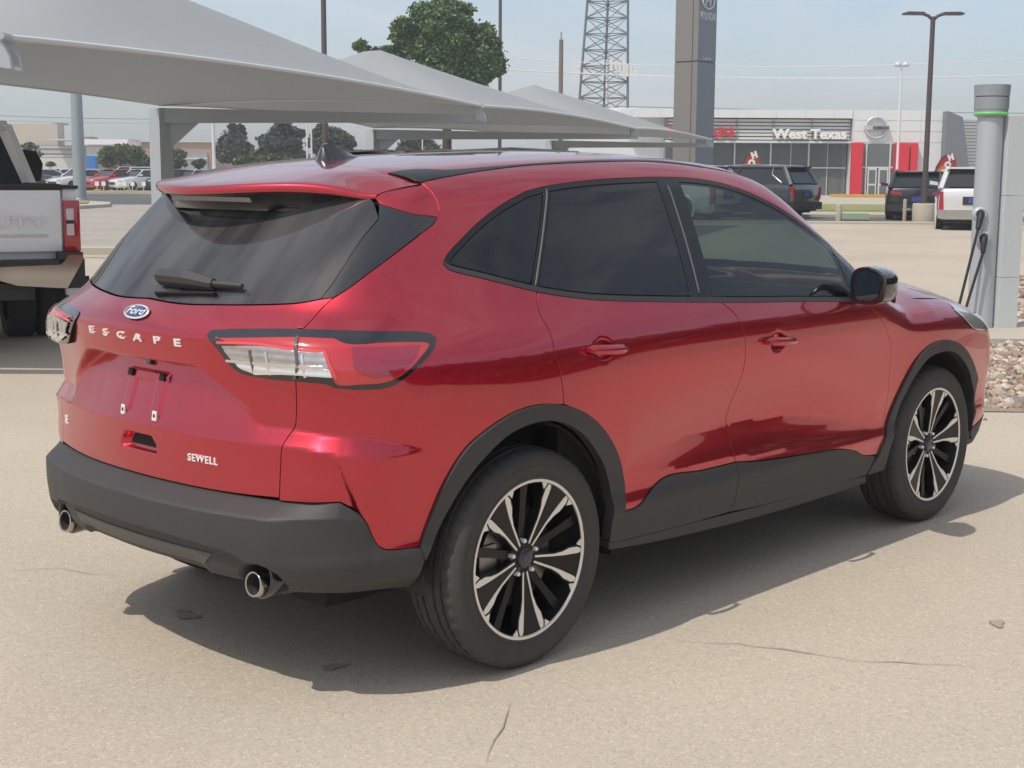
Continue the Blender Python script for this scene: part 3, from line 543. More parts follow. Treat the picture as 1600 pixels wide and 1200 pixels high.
tree('pine_tree', 438, 112, [(438, 214, 32, 24), (420, 232, 24, 20), (458, 228, 22, 22), (440, 246, 36, 16)], 'wide dark pine between the round pine and the thin white poles', 'tree', M_PINE, 9200, .17, .2, 7, seed=6)
tree('pine_tree', 520, 108, [(518, 212, 26, 18), (500, 226, 20, 16), (542, 222, 18, 16), (524, 238, 34, 18), (496, 210, 12, 14)], 'dark pine directly behind the antenna of the red car', 'tree', M_PINE, 8800, .17, .2, 7, seed=7)
tree('pine_tree', 650, 125, [(650, 226, 26, 16), (672, 232, 24, 14), (632, 232, 18, 12)], 'dark pine glimpsed under the second canopy beside the tree trunk', 'tree', M_PINE, 4000, .17, .2, 6, seed=8)
for px, D, bl, lb, sd in ((190, 110, [(190, 240, 40, 22), (168, 250, 20, 16), (214, 246, 24, 20)], 'broad green shrub behind the red and white parked cars, left of the canopy post', 11), (277, 110, [(277, 246, 18, 20), (262, 248, 14, 18)], 'green shrub just right of the square canopy post', 12), (382, 100, [(382, 252, 22, 15)], 'light green shrub at the foot of the round dark pine', 13), (424, 100, [(424, 252, 26, 14), (446, 256, 18, 10)], 'light green shrub at the foot of the wide dark pine', 14), (311, 105, [(311, 256, 10, 8)], 'small green shrub left of the white lamp post', 15)):
    tree('shrub', px, D, bl, lb, 'shrub', M_SHRB, 5200 if sd == 11 else 2600, .13, .08, 7, seed=sd)
tree('sapling', 48, 108, [(46, 228, 12, 6), (52, 243, 12, 7), (40, 238, 9, 5)], 'thin young tree just right of the mirror of the pickup', 'tree', M_SHRB, 420, .20, .07, 5, seed=16); tree('sapling', 79, 112, [(79, 256, 8, 4)], 'tiny shrub in front of the white frontage of the store', 'shrub', M_SHRB, 160, .16, .05, 4, seed=17)
# distant greenery either side, one mass
V = []; mi = []
for i, a in enumerate(np.linspace(-150, 170, 70)):
    if -24 < a < 60: continue
    r = np.random.default_rng(i); q = Q(a, 235+r.uniform(0, 15)); v, m = leaves([(q[0], q[1], 1.6+r.uniform(0, 1.2), 3.2, 3.2, 2.4)], 220, .45, 50+i); V.append(v); mi.append(m)
crown = crown_mesh('far_greenery', np.vstack(V), np.concatenate(mi), M_PINE, None); tag(crown, kind='stuff')
# added unseen belt of dark trees, so the doors mirror something dark
V = []; mi = []
for i, a in enumerate(np.linspace(-72, 6, 34)):
    r = np.random.default_rng(900+i); R_ = 34+r.uniform(-2, 3); w = math.radians(a); q = (C0[0]+R_*math.cos(w), C0[1]+R_*math.sin(w))
    v, m = leaves([(q[0], q[1], 2.8, 2.7, 2.7, 3.0), (q[0]+r.uniform(-1, 1), q[1]+r.uniform(-1, 1), 5.8+r.uniform(-.8, .8), 2.4, 2.4, 2.3)], 800, .55, 950+i); V.append(v); mi.append(m)
crown = crown_mesh('added_tree_belt', np.vstack(V), np.concatenate(mi), M_PINE, None); tag(crown, kind='stuff')

# ------------------------------------------------------------------ other vehicles
def vpaint(name, c): return mat(name, c, rough=.3, metal=.15, coat=1.0)
V_WHT = vpaint('white_car_paint', (.70, .71, .72)); V_GRY = vpaint('grey_car_paint', (.060, .072, .078)); V_BLK = vpaint('black_car_paint', (.012, .014, .018)); V_RED = vpaint('bright_red_car_paint', (.50, .03, .03)); V_SIL = vpaint('silver_car_paint', (.38, .40, .42)); V_BLU = vpaint('navy_car_paint', (.03, .05, .09))
V_GLS = mat('dark_car_glass', (.018, .022, .026), rough=.05, spec=.7); V_PLS = mat('car_black_plastic', (.028, .028, .029), rough=.6); V_TYR = mat('car_tyre', (.028, .028, .027), rough=.85); V_RIM = mat('car_rim', (.40, .41, .42), rough=.35, metal=.7)
V_LR = mat('car_red_lamp', (.42, .012, .02), rough=.15, coat=1); V_LW = mat('car_head_lamp', (.62, .64, .66), rough=.15, coat=1); V_CHR = mat('car_chrome', (.6, .6, .6), rough=.12, metal=1); V_TAG = mat('blue_paper_plate', (.05, .07, .32), rough=.5)
def bevel_build(mb, name, mats, parent, w, seg=2):
    o = mb.build(name, mats, parent); bm = bmesh.new(); bm.from_mesh(o.data); bmesh.ops.remove_doubles(bm, verts=bm.verts, dist=1e-4)
    ed = [e for e in bm.edges if len(e.link_faces) == 2 and e.calc_face_angle(0) > .35]
    if ed: bmesh.ops.bevel(bm, geom=ed, offset=w, segments=seg, affect='EDGES', profile=.6)
    for e in bm.edges: e.smooth = len(e.link_faces) != 2 or e.calc_face_angle(0) < .7
    for fc in bm.faces: fc.smooth = True
    bm.to_mesh(o.data); bm.free(); return o
def vehicle(name, loc, rz, S, paint_, label, cat, group=None, detail=True):
    "S: L, W, zb, hood, belt, roof, x of: nose, cowl, roof front, roof rear, rear glass foot, tail; wheel radius, front and rear axle"
    o = empty(name, loc, rz, label, cat, group); Wd = S['W']/2; zb = S['zb']; n, cw, rf, rr, rg, tl_ = S['x']; hb, bt, rt_ = S['hood'], S['belt'], S['roof']
    zr = S.get('deck', bt); R_ = S['r']; ax = S['ax']
    st = [(n, zb+.16, hb*.62, .80), (n-.07, zb+.04, hb*.80, .90), (n-.30, zb, hb*.95, .97), ((n+cw)/2, zb, hb, 1.0), (cw, zb, bt, 1.0), (rf, zb, bt+.01, 1.0), (0, zb, bt+.01, 1.0), (rr, zb, bt+.02, 1.0), (rg, zb, zr, .995), (tl_+.22, zb, zr-.01, .97), (tl_+.05, zb+.05, zr-.04, .93), (tl_, zb+.16, zr-.12, .88)]
    mb = MB(); vs = []; pr = 10
    for x, z0, z1, k in st:
        w = Wd*k; h = z1-z0
        half = [(0, z0), (w*.86, z0), (w*.97, z0+h*.14), (w, z0+h*.42), (w*.985, z0+h*.74), (w*.95, z0+h*.93), (w*.86, z1), (0, z1+.015)]
        ring = half+[(-a, b) for a, b in half[::-1][1:-1]]; vs += [(x, a, b) for a, b in ring]; pr = len(ring)
    fs = [(i*pr+j, i*pr+(j+1) % pr, (i+1)*pr+(j+1) % pr, (i+1)*pr+j) for i in range(len(st)-1) for j in range(pr)]
    fs = [f[::-1] for f in fs]; fs += [tuple(range(pr))[::1], tuple(range((len(st)-1)*pr, len(st)*pr))[::-1]]
    mb.add(vs, [f[::-1] for f in fs]); body = mb.build('body', paint_, o, auto=math.radians(38))
    # cabin: glass block under a painted roof with pillars
    wb_, wt = Wd*.91, Wd*.72; B0 = [(cw, wb_*.93), (rg, wb_*.93)]; zt = rt_-.05
    mb = MB(); P = [(cw, wb_, bt-.02), (cw, -wb_, bt-.02), (rg, -wb_, zr-.02), (rg, wb_, zr-.02), (rf, wt, zt), (rf, -wt, zt), (rr, -wt, zt), (rr, wt, zt)]
    mb.add(P, [(0, 1, 5, 4), (1, 2, 6, 5), (2, 3, 7, 6), (3, 0, 4, 7)]); mb.build('cabin_glass', V_GLS, o)
    mb = MB(); k = 7; rs = []
    for i in range(k):
        t = i/(k-1); x = rf+.10+(rr-.16-rf-.10)*t; zc = rt_-.05*(1-math.sin(math.pi*(.15+.7*t))); 
        for j in range(7): v = -1+2*j/6; rs.append((x, wt*1.05*v, zc-.05*abs(v)**3))
    mb.add(rs, [(i*7+j, i*7+j+1, (i+1)*7+j+1, (i+1)*7+j) for i in range(k-1) for j in range(6)], 0, True)
    mb.add([(x, y, z-.035) for x, y, z in rs], [((i+1)*7+j, (i+1)*7+j+1, i*7+j+1, i*7+j) for i in range(k-1) for j in range(6)]); mb.build('roof', paint_, o)
    def pil(a, b, w, m, nm='pillar'):
        for s in (1, -1):
            mb = MB(); p0 = Vector((a[0], a[1]*s, a[2])); p1 = Vector((b[0], b[1]*s, b[2])); mb.tube([p0, p1], w, 6, smooth=False); mb.build(nm, m, o)
    pil((cw, wb_, bt-.03), (rf, wt, zt), .045, paint_); pil((rg, wb_*.98, zr-.03), (rr, wt*.99, zt), .075 if S.get('suv') else .06, paint_)
    xm = (cw+rg)/2*.55+.1; pil((xm, wb_+.005, bt-.01), (xm-.12, wt+.01, zt), .04, V_GLS if not S.get('suv') else V_PLS)
    for s in (1, -1): mb = MB(); mb.tube([(rf, wt*s, zt), ((rf+rr)/2, wt*1.03*s, rt_-.045), (rr, wt*s, zt)], .05, 6); mb.build('roof_edge', paint_, o)
    for i, xa in enumerate(ax):
        for s in (1, -1):
            mb = MB(); Mx = Matrix.Translation(Vector((xa, s*(Wd-.115), R_))) @ Matrix.Rotation(math.radians(-90*s), 4, 'X')
            mb.lathe([(R_*.62, -.10), (R_*.95, -.115), (R_, -.08), (R_, .08), (R_*.95, .118), (R_*.66, .112)], 24, Mx, 0); mb.lathe([(0, .085), (R_*.55, .10), (R_*.66, .112)], 20, Mx, 1); mb.build('wheel', [V_TYR, V_RIM], o)
            mb = MB(); Mx2 = Matrix.Translation(Vector((xa, s*(Wd*.998), R_+.02))) @ Matrix.Rotation(math.radians(-90*s), 4, 'X'); mb.lathe([(R_*1.0, .008), (R_*1.17, .012), (R_*1.20, -.02)], 28, Mx2); mb.lathe([(0, .003), (R_*1.05, .003)], 28, Mx2, 1); mb.build('wheel_arch', [V_PLS if S.get('clad') else paint_, V_PLS], o)
    mb = MB(); mb.box((tl_+.3, -Wd*.8, zb-.06), (n-.3, Wd*.8, zb+.12)); mb.build('underside', V_PLS, o)
    if detail:
        for s in (1, -1):
            mb = MB(); mb.prism([(0, 0), (.24, .03), (.24, .14), (0, .10)], (cw-.32, s*(wb_+.04), bt+.03), (0, s, 0), (0, 0, 1), (.10, 0, 0)); mb.build('mirror', S.get('mir', paint_), o)
            mb = MB(); z = hb*.74; mb.prism([(.0, 0), (.36, .03), (.40, .13), (.05, .10)], (n-.06, s*Wd*.50, z), (0, s, 0), (0, 0, 1), (.05, 0, 0)) ; mb.build('headlight', V_LW, o)
        mb = MB(); mb.prism([(-Wd*.48, 0), (Wd*.48, 0), (Wd*.55, .17), (-Wd*.55, .17)], (n-.045, 0, zb+.22), (0, 1, 0), (0, 0, 1), (.055, 0, 0)); mb.build('grille', V_PLS, o)
        for f in S.get('extra', ()): f(o, S, paint_)
    return o
SEDAN = dict(W=1.82, zb=.20, hood=.86, belt=.96, roof=1.45, deck=1.04, x=(2.35, 1.05, .35, -.75, -1.55, -2.3), r=.33, ax=(1.42, -1.35))
def rear_suv(o, S, paint_, lamp='vertical', plate=True):
    tl_ = S['x'][5]; Wd = S['W']/2; bt = S['belt']
    mb = MB(); rg, rr = S['x'][4], S['x'][3]; zt = S['roof']-.06
    mb = MB(); mb.prism([(-Wd*.72, 0), (Wd*.72, 0), (Wd*.70, .05), (-Wd*.70, .05)], (rr-.20, 0, zt-.01), (0, 1, 0), (0, 0, 1), (.26, 0, 0)); mb.build('spoiler', V_PLS if S.get('blkspoil') else paint_, o)
    mb = MB(); mb.prism([(-Wd*.66, bt+.03), (Wd*.66, bt+.03), (Wd*.60, zt-.08), (-Wd*.60, zt-.08)], (0, 0, 0), (0, 1, 0), (0, 0, 1), (-.012, 0, 0))
    v = [(rg+(rr-rg)*(p[2]-bt)/(zt-bt)-.012+p[0], p[1], p[2]) for p in mb.v]; mb.v = v; mb.build('rear_window', V_GLS, o)
    for s in (1, -1):
        mb = MB()
        if lamp == 'vertical': mb.prism([(0, 0), (.10, 0), (.13, .38), (.03, .40)], (tl_-.015, s*Wd*.80, bt-.50), (0, s, 0), (0, 0, 1), (.22, 0, 0))
        elif lamp == 'tall': mb.prism([(0, 0), (.14, -.02), (.12, .52), (.03, .52)], (tl_-.015, s*Wd*.80, bt-.62), (0, s, 0), (0, 0, 1), (.22, 0, 0))
        else: mb.prism([(0, 0), (.34, .02), (.36, .13), (.04, .10)], (tl_-.02, s*Wd*.50, bt-.22), (0, s, 0), (0, 0, 1), (.16, 0, 0))
        mb.build('tail_lamp', V_LR, o)
    mb = MB(); mb.prism([(-Wd*.95, .0), (Wd*.95, .0), (Wd*.97, .24), (-Wd*.97, .24)], (tl_-.05, 0, S['zb']+.06), (0, 1, 0), (0, 0, 1), (.22, 0, 0)); mb.build('rear_bumper', S.get('bump', V_PLS), o)
    mb = MB(); mb.box((tl_-.062, -Wd*.5, S['zb']+.10), (tl_-.04, Wd*.5, S['zb']+.16)); mb.build('bumper_trim', V_CHR, o)
    mb = MB(); mb.box((tl_-.022, -.30, bt-.46), (tl_+.1, .30, bt-.24)); mb.build('plate_recess', V_PLS, o)
    mb = MB(); mb.box((tl_-.030, -.15, bt-.42), (tl_, .15, bt-.27)); mb.build('number_plate', V_TAG, o)
    for s in (1, -1): mb = MB(); mb.tube([(S['x'][2]-.15, s*Wd*.66, S['roof']-.02), ((S['x'][2]+rr)/2, s*Wd*.68, S['roof']+.035), (rr+.1, s*Wd*.66, S['roof']-.02)], .022, 6); mb.build('roof_rail', V_CHR if S.get('chrome') else V_PLS, o)
    for q in S.get('more', ()): q(o, S, paint_)
def dpillar_chrome(o, S, paint_):
    Wd = S['W']/2; rg, rr = S['x'][4], S['x'][3]; bt = S['belt']; zt = S['roof']-.05
    for s in (1, -1):
        mb = MB(); mb.tube([(rg+.30, s*Wd*.905, bt+.02), (rr+.42, s*Wd*.80, bt+(zt-bt)*.55), (rr+.40, s*Wd*.76, zt)], [.045, .03, .015], 6); mb.build('chrome_pillar', V_CHR, o)
        mb = MB(); mb.box((.9, s*Wd*.86-.01, bt+.10), (1.35, s*Wd*.86+.01, bt+.36), M=Matrix.Translation(Vector((0, s*.035, 0)))); mb.build('window_sticker', mat('paper_white', (.8, .8, .8), rough=.8), o)
BIGSUV = dict(W=1.98, zb=.26, hood=1.05, belt=1.16, roof=1.76, deck=1.16, x=(2.5, 1.15, .55, -2.05, -2.38, -2.5), r=.385, ax=(1.50, -1.42), suv=True, clad=True, blkspoil=True, chrome=True, extra=(lambda o, S, p: rear_suv(o, S, p, 'vertical'),), more=(dpillar_chrome,))
WSUV = dict(BIGSUV, W=1.97, roof=1.74, clad=False, blkspoil=False, extra=(lambda o, S, p: rear_suv(o, S, p, 'tall'),), more=(), bump=V_CHR)
MSUV = dict(W=1.88, zb=.24, hood=.98, belt=1.05, roof=1.62, deck=1.08, x=(2.3, 1.05, .45, -1.55, -2.12, -2.3), r=.36, ax=(1.36, -1.36), suv=True, clad=True, extra=(lambda o, S, p: rear_suv(o, S, p, 'wide'),))
def face(px, D, ang, S=None):
    "ground point under pixel column px at distance D, with the car's nose turned ang degrees left of straight ahead"
    X, _ = hpt(px, 300, D); return Q(X, D), YAW+math.radians(ang)
def rear_at(px, D, ang, S):
    (p, h) = face(px, D, ang); t = S['x'][5]; return p-np.array([math.cos(h), math.sin(h), 0])*t, h
p, h = rear_at(1261, 47.6, 49, BIGSUV); vehicle('grey_suv', p, h, BIGSUV, V_GRY, 'dark grey large SUV with chrome rear pillar, seen from its rear corner', 'SUV')
p, h = rear_at(1138, 45.0, 52, WSUV); vehicle('white_suv', p, h, dict(WSUV, blkspoil=True), V_WHT, 'white SUV of which mostly the roof shows above the windscreen line of the red car', 'SUV')
p, h = rear_at(1433, 46.6, -14, MSUV); vehicle('black_suv', p, h, MSUV, V_BLK, 'black SUV with blue paper plate parked behind the concrete lamp base', 'SUV')
p, h = rear_at(1478, 56, -10, MSUV); vehicle('navy_suv', p, h, dict(MSUV, extra=()), V_BLU, 'dark SUV mostly hidden between the black SUV and the white SUV', 'SUV')
p, h = rear_at(1523, 38.9, -16, WSUV); vehicle('white_suv', p, h, WSUV, V_WHT, 'white SUV with tall red tail lamps half hidden by the charging post', 'SUV')
p, h = face(610, 25.5, 150); vehicle('dark_suv', p, h, dict(BIGSUV, roof=1.89), V_BLK, 'dark SUV under the second canopy showing only its roof above the red car', 'SUV'); p, h = face(752, 33, 85); vehicle('white_suv', p, h, dict(WSUV, roof=2.02), V_WHT, 'white SUV far under the canopies showing only a sliver of roof', 'SUV')
lot = [(62, 99, V_WHT, 'white sedan in the car lot just left of the thick steel post', 0), (128, 99, V_WHT, 'white sedan in the car lot just right of the thick steel post', 0), (180, 98, V_RED, 'bright red sedan in the car lot between two white ones', 0), (222, 98, V_WHT, 'white sedan in the car lot just left of the square canopy post', 0), (268, 99, V_BLU, 'dark sedan in the car lot just right of the square canopy post', 0), (303, 99, V_SIL, 'silver sedan in the car lot in front of the white lamp post', 0), (26, 97, V_GRY, 'grey car at the left end of the lot beside the mirror of the pickup', 1), (96, 104, V_WHT, 'white car in the second row of the lot, behind the steel post', 1), (152, 105, V_SIL, 'silver car in the second row, behind the gap before the red sedan', 1), (205, 104, V_WHT, 'white taller car in the second row, behind the red sedan', 2), (240, 106, V_BLU, 'navy car in the second row, partly behind the square canopy post', 1), (285, 106, V_BLK, 'black car in the second row, right of the square canopy post', 1), (335, 105, V_WHT, 'white car in the second row behind the roof of the red car', 1), (355, 99, V_GRY, 'grey sedan in the lot hidden almost wholly by the roof of the red car', 0)]
for px, D, pt, lb, kind in lot:
    S = SEDAN if kind < 2 else dict(MSUV, extra=()); p, h = face(px, D, 142); vehicle('parked_car', p, h, S, pt, lb, 'car', 'cars parked in the lot across the street')
# ---- feather flags
def flag(px, py_top, py_bot, D, wpx, label, lean=.0):
    X, zt = hpt(px, py_top, D); _, zb_ = hpt(px, py_bot, D); o = facing('feather_flag', X, D, label, 'flag', 'feather flags', rot=.1); s = D/FPX; w = wpx*s
    h = zt-zb_; mb = MB(); pts = [(-.5*w, 0, 0), (-.48*w, 0, zb_), (-.40*w, 0, zb_+h*.5), (-.15*w, 0, zb_+h*.85), (.25*w, 0, zt)]; mb.tube(pts, .025, 6); mb.build('flag_pole', V_PLS, o)
    edge = [(-.48, 0), (-.44, .3), (-.36, .55), (-.20, .78), (.02, .94), (.25, 1.0), (.42, .88), (.50, .62), (.48, .3), (.40, 0)]
    ns = 8; mb = MB(); poly = [(a*w, zb_+b*h) for a, b in edge]; mb.prism(poly, (0, -.012, 0), (1, 0, 0), (0, 0, 1), (0, .024, 0)); mb.build('flag_cloth', mat('flag_red', (.46, .045, .04), rough=.8, noise=.3, nscale=3), o)
    for poly2, c, yy in (([(-.42, .02), (-.30, .45), (-.05, .62), (.1, .40), (-.08, .30), (.12, .05)], (.68, .24, .05), -.018), ([(-.36, .0), (-.26, .22), (-.08, .12), (0, .0)], (.78, .50, .10), -.022)):
        mb = MB(); mb.prism([(a*w, zb_+b*h) for a, b in poly2], (0, yy, 0), (1, 0, 0), (0, 0, 1), (0, .004, 0)); mb.build('flame_print', mat('flag_orange', c, rough=.8), o)
    for ch_, (a, b) in zip('HOT', ((.22, .84), (.10, .58), (-.02, .31))):
        text_obj('flag_letter', ch_, M_WSIGN, tuple(Vector(o.matrix_basis @ Vector((a*w, -.03, zb_+b*h)))), tuple(o.matrix_basis.to_3x3() @ Vector((1, 0, .35))), tuple(o.matrix_basis.to_3x3() @ Vector((-.3, 0, 1))), h*.27, ext=.004, bold=.03, parent=o)
    return o
flag(1478, 239, 284, 58, 36, 'red and orange feather flag lettered HOT beside the dark slanting wall'); flag(1172, 235, 282, 60, 30, 'red feather flag lettered HOT above the roof of the dark grey SUV')
# ---- white heavy-duty pickup at the left edge
def pickup():
    hd = math.radians(26); h = YAW+hd; o = empty('white_pickup', Q(-4.67, 11.93), h-math.pi/2, 'white heavy duty pickup cut off by the left edge, tailgate and red tail lamp showing', 'pickup truck')
    bw = 1.0
    M_TW = mat('pickup_white_paint', (.80, .815, .84), rough=.28, coat=1.0); M_BMP = mat('pickup_bumper_chrome', (.78, .76, .72), rough=.10, metal=1.0)
    mb = MB(); mb.box((-bw, .04, .80), (-bw+.12, 2.45, 1.40)); mb.box((bw-.12, .04, .80), (bw, 2.45, 1.40)); mb.box((-bw, 2.38, .80), (bw, 2.45, 1.40)); mb.box((-bw, .05, .78), (bw, 2.45, .92)); bevel_build(mb, 'bed', M_TW, o, .02)
    mb = MB(); mb.box((-bw-.01, .0, 1.395), (-bw+.14, 2.45, 1.425)); mb.box((bw-.14, .0, 1.395), (bw+.01, 2.45, 1.425)); mb.build('bed_rail_cap', V_PLS, o)
    tg_ = MB(); tg_.box((-.86, -.02, .86), (.86, .06, 1.42)); t = bevel_build(tg_, 'tailgate', M_TW, o, .018)
    mb = MB(); mb.prism([(-.02, 1.385), (.10, 1.385), (.10, 1.43), (.04, 1.44), (-.035, 1.42)], (-.86, 0, 0), (0, 1, 0), (0, 0, 1), (1.72, 0, 0)); mb.build('tailgate_cap', V_PLS, t)
    mb = MB(); mb.prism([(-.022, .985), (.0, .985), (.0, 1.03), (-.040, 1.012)], (-.62, 0, 0), (0, 1, 0), (0, 0, 1), (1.36, 0, 0)); mb.build('tailgate_crease', M_TW, t)
    me = text_mesh('SUPER DUTY', 1, .02, .01); me.materials.clear(); me.materials.append(M_TW); co = np.array([v.co[:] for v in me.vertices]); lo, hi = co.min(0), co.max(0)
    for v in me.vertices: v.co = (-.62+(v.co.x-lo[0])/(hi[0]-lo[0])*1.36, -.021-v.co.z*.9, 1.075+(v.co.y-lo[1])/(hi[1]-lo[1])*.085)
    link(bpy.data.objects.new('tailgate_lettering', me), t)
    mb = MB(); mb.tube([(-.12, -.04, 1.30), (.12, -.04, 1.30)], .03, 8); mb.build('tailgate_handle', V_PLS, t)
    for s in (1, -1):
        mb = MB(); mb.box((s*.945-.072, -.035, .86), (s*.945+.068, .10, 1.30)); l_ = bevel_build(mb, 'tail_lamp', V_LR, o, .015)
        mb = MB(); mb.box((s*.945-.050, -.045, 1.00), (s*.945+.012, -.034, 1.23)); mb.build('reversing_lens', V_LW, l_); mb = MB(); mb.box((s*.945-.052, -.048, 1.10), (s*.945+.014, -.034, 1.13)); mb.build('lens_bar', V_PLS, l_)
    mb = MB(); mb.prism([(-.98, .62), (-.80, .56), (-.45, .59), (-.30, .64), (.30, .64), (.45, .59), (.80, .56), (.86, .56), (1.0, .80), (1.0, .84), (.88, .84), (.82, .76), (.30, .75), (-.30, .75), (-.82, .76), (-.88, .84), (-1.0, .84)], (0, -.20, 0), (1, 0, 0), (0, 0, 1), (0, .06, 0)); b_ = mb.build('rear_bumper', M_BMP, o)
    mb = MB(); mb.box((-.80, -.19, .755), (.80, .0, .80)); mb.box((.80, -.19, .80), (1.0, .0, .86)); mb.box((-1.0, -.19, .80), (-.80, .0, .86)); mb.build('step_pad', V_PLS, b_)
    mb = MB(); mb.box((.86, -.14, .55), (1.02, .10, .80)); mb.box((-1.02, -.14, .55), (-.86, .10, .80)); mb.box((-.5, -.1, .46), (.6, .9, .60)); mb.tube([(.70, -.05, .60), (1.06, -.08, .60)], .05, 8); mb.build('hitch_frame', V_PLS, o)
    mb = MB(); mb.box((-.55, .2, .45), (.55, 5.4, .78)); mb.tube([(-.8, 1.25, .42), (.8, 1.25, .42)], .09, 10); mb.build('chassis', V_PLS, o)
    for y in (1.28, 5.35):
        for s in (1, -1):
            for x in ((.62, .90) if y < 2 else (.84,)):
                mb = MB(); Mx = Matrix.Translation(Vector((x*s, y, .40))) @ Matrix.Rotation(math.radians(90*s), 4, 'Y'); mb.lathe([(.25, -.11), (.37, -.13), (.40, -.10), (.40, .10), (.37, .13), (.25, .11)], 36, Mx); mb.lathe([(0, .06), (.25, .10)], 24, Mx, 1); mb.build('wheel', [V_TYR, V_RIM], o)
    for s in (1, -1):
        mb = MB(); K = 16; pts = [(1.28+.56*math.cos(math.pi*i/K), .42+.56*math.sin(math.pi*i/K)) for i in range(K+1)]+[(1.28-.48, .42), ]+[(1.28-.46*math.cos(math.pi*i/K), .42+.46*math.sin(math.pi*i/K)) for i in range(1, K)]
        mb.prism(pts, (bw*s-(.02 if s > 0 else .14), 0, 0), (0, 1, 0), (0, 0, 1), (.16, 0, 0)); mb.build('rear_fender', M_TW, o)
    # cab
    cwid = .98
    mb = MB(); mb.box((-cwid, 2.52, .62), (cwid, 4.75, 1.38)); mb.box((-cwid, 4.75, .62), (cwid, 6.1, 1.36)); bevel_build(mb, 'cab_body', M_TW, o, .05)
    x0, x1 = .95, .74; mb = MB(); P = [(-x0, 2.55, 1.38), (x0, 2.55, 1.38), (x0, 4.75, 1.38), (-x0, 4.75, 1.38), (-x1, 2.72, 1.98), (x1, 2.72, 1.98), (x1, 4.05, 1.98), (-x1, 4.05, 1.98)]
    mb.add(P, [(0, 1, 5, 4), (1, 2, 6, 5), (2, 3, 7, 6), (3, 0, 4, 7)]); mb.build('cab_glass', V_GLS, o)
    mb = MB(); mb.prism([(2.60, 1.95), (4.15, 1.95), (4.05, 2.04), (3.4, 2.07), (2.75, 2.05)], (-.78, 0, 0), (0, 1, 0), (0, 0, 1), (1.56, 0, 0)); bevel_build(mb, 'cab_roof', M_TW, o, .04)
    for s in (1, -1):
        for a, b, w in (((x0, 2.56, 1.36), (x1, 2.72, 1.99), .075), ((x0, 3.62, 1.36), (x1, 3.45, 1.99), .06), ((x0, 4.75, 1.36), (x1, 4.08, 1.99), .055)):
            mb = MB(); mb.tube([(a[0]*s, a[1], a[2]), (b[0]*s, b[1], b[2])], w, 4, smooth=False); mb.build('cab_pillar', M_TW, o)
        mb = MB(); mb.prism([(.96, 1.42), (1.02, 1.40), (1.30, 1.42), (1.33, 1.62), (1.26, 1.76), (1.12, 1.78), (1.04, 1.70)] if s > 0 else [(-a, b) for a, b in [(.96, 1.42), (1.02, 1.40), (1.30, 1.42), (1.33, 1.62), (1.26, 1.76), (1.12, 1.78), (1.04, 1.70)][::-1]], (0, 4.35, 0), (1, 0, 0), (0, 0, 1), (0, .14, 0)); bevel_build(mb, 'tow_mirror', V_PLS, o, .02)
pickup()

# ------------------------------------------------------------------ hazy air
mh = bpy.data.materials.new('haze_air'); mh.use_nodes = True; n_ = mh.node_tree.nodes; n_.clear()
ho = n_.new('ShaderNodeOutputMaterial'); hv = n_.new('ShaderNodeVolumePrincipled'); hv.inputs['Color'].default_value = (.90, .92, .95, 1); hv.inputs['Density'].default_value = .0015; hv.inputs['Anisotropy'].default_value = .25
mh.node_tree.links.new(hv.outputs['Volume'], ho.inputs['Volume'])
mb = MB(); P = [Q(x, d, z) for z in (-1, 16.5) for x, d in ((-280, -140), (280, -140), (280, 300), (-280, 300))]
mb.add(P, [(3, 2, 1, 0), (4, 5, 6, 7), (0, 1, 5, 4), (1, 2, 6, 5), (2, 3, 7, 6), (3, 0, 4, 7)]); tag(mb.build('haze', mh), kind='stuff')

# ------------------------------------------------------------------ red car: smooth base body as one implicit surface
class Sp:
    "monotone-ish cubic hermite (finite difference tangents)"
    def __init__(s,pts):
        a=np.array(pts,float); s.x=a[:,0]; s.y=a[:,1]
        h=np.diff(s.x); d=np.diff(s.y)/h
        m=np.empty(len(s.x)); m[0]=d[0]; m[-1]=d[-1]
        m[1:-1]=(d[:-1]*h[1:]+d[1:]*h[:-1])/(h[:-1]+h[1:])
        s.m=m; s.h=h
    def __call__(s,t):
        t=np.asarray(t,float); i=np.clip(np.searchsorted(s.x,t)-1,0,len(s.h)-1)
        h=s.h[i]; u=(t-s.x[i])/h; uc=np.clip(u,0,1)
        y0,y1,m0,m1=s.y[i],s.y[i+1],s.m[i],s.m[i+1]
        v=(2*uc**3-3*uc**2+1)*y0+(uc**3-2*uc**2+uc)*h*m0+(-2*uc**3+3*uc**2)*y1+(uc**3-uc**2)*h*m1
        return v+np.where(u<0,(u)*h*m0,0)+np.where(u>1,(u-1)*h*m1,0)
def smax(a,b,k):
    h=np.maximum(k-np.abs(a-b),0)/k
    return np.maximum(a,b)+h*h*k*.25
def sstep(a,b,t):
    u=np.clip((t-a)/(b-a),0,1); return u*u*(3-2*u)
def gauss(t,c,w): return np.exp(-((t-c)/w)**2)
# half width by height
BW=Sp([(.15,.80),(.22,.850),(.30,.880),(.40,.897),(.455,.906),(.50,.896),(.56,.897),(.66,.912),(.78,.928),(.88,.936),(.96,.938),(1.03,.930),(1.08,.912),(1.14,.885),(1.25,.838),(1.40,.768),(1.55,.690),(1.70,.605)])
TPR=Sp([(-1.0,.135),(-.7,.085),(-.4,.040),(-.1,.012),(.2,.003),(.5,0),(1.0,0),(1.7,0),(2.2,.004),(2.7,.004),(3.1,.022),(3.4,.06),(3.6,.11)])
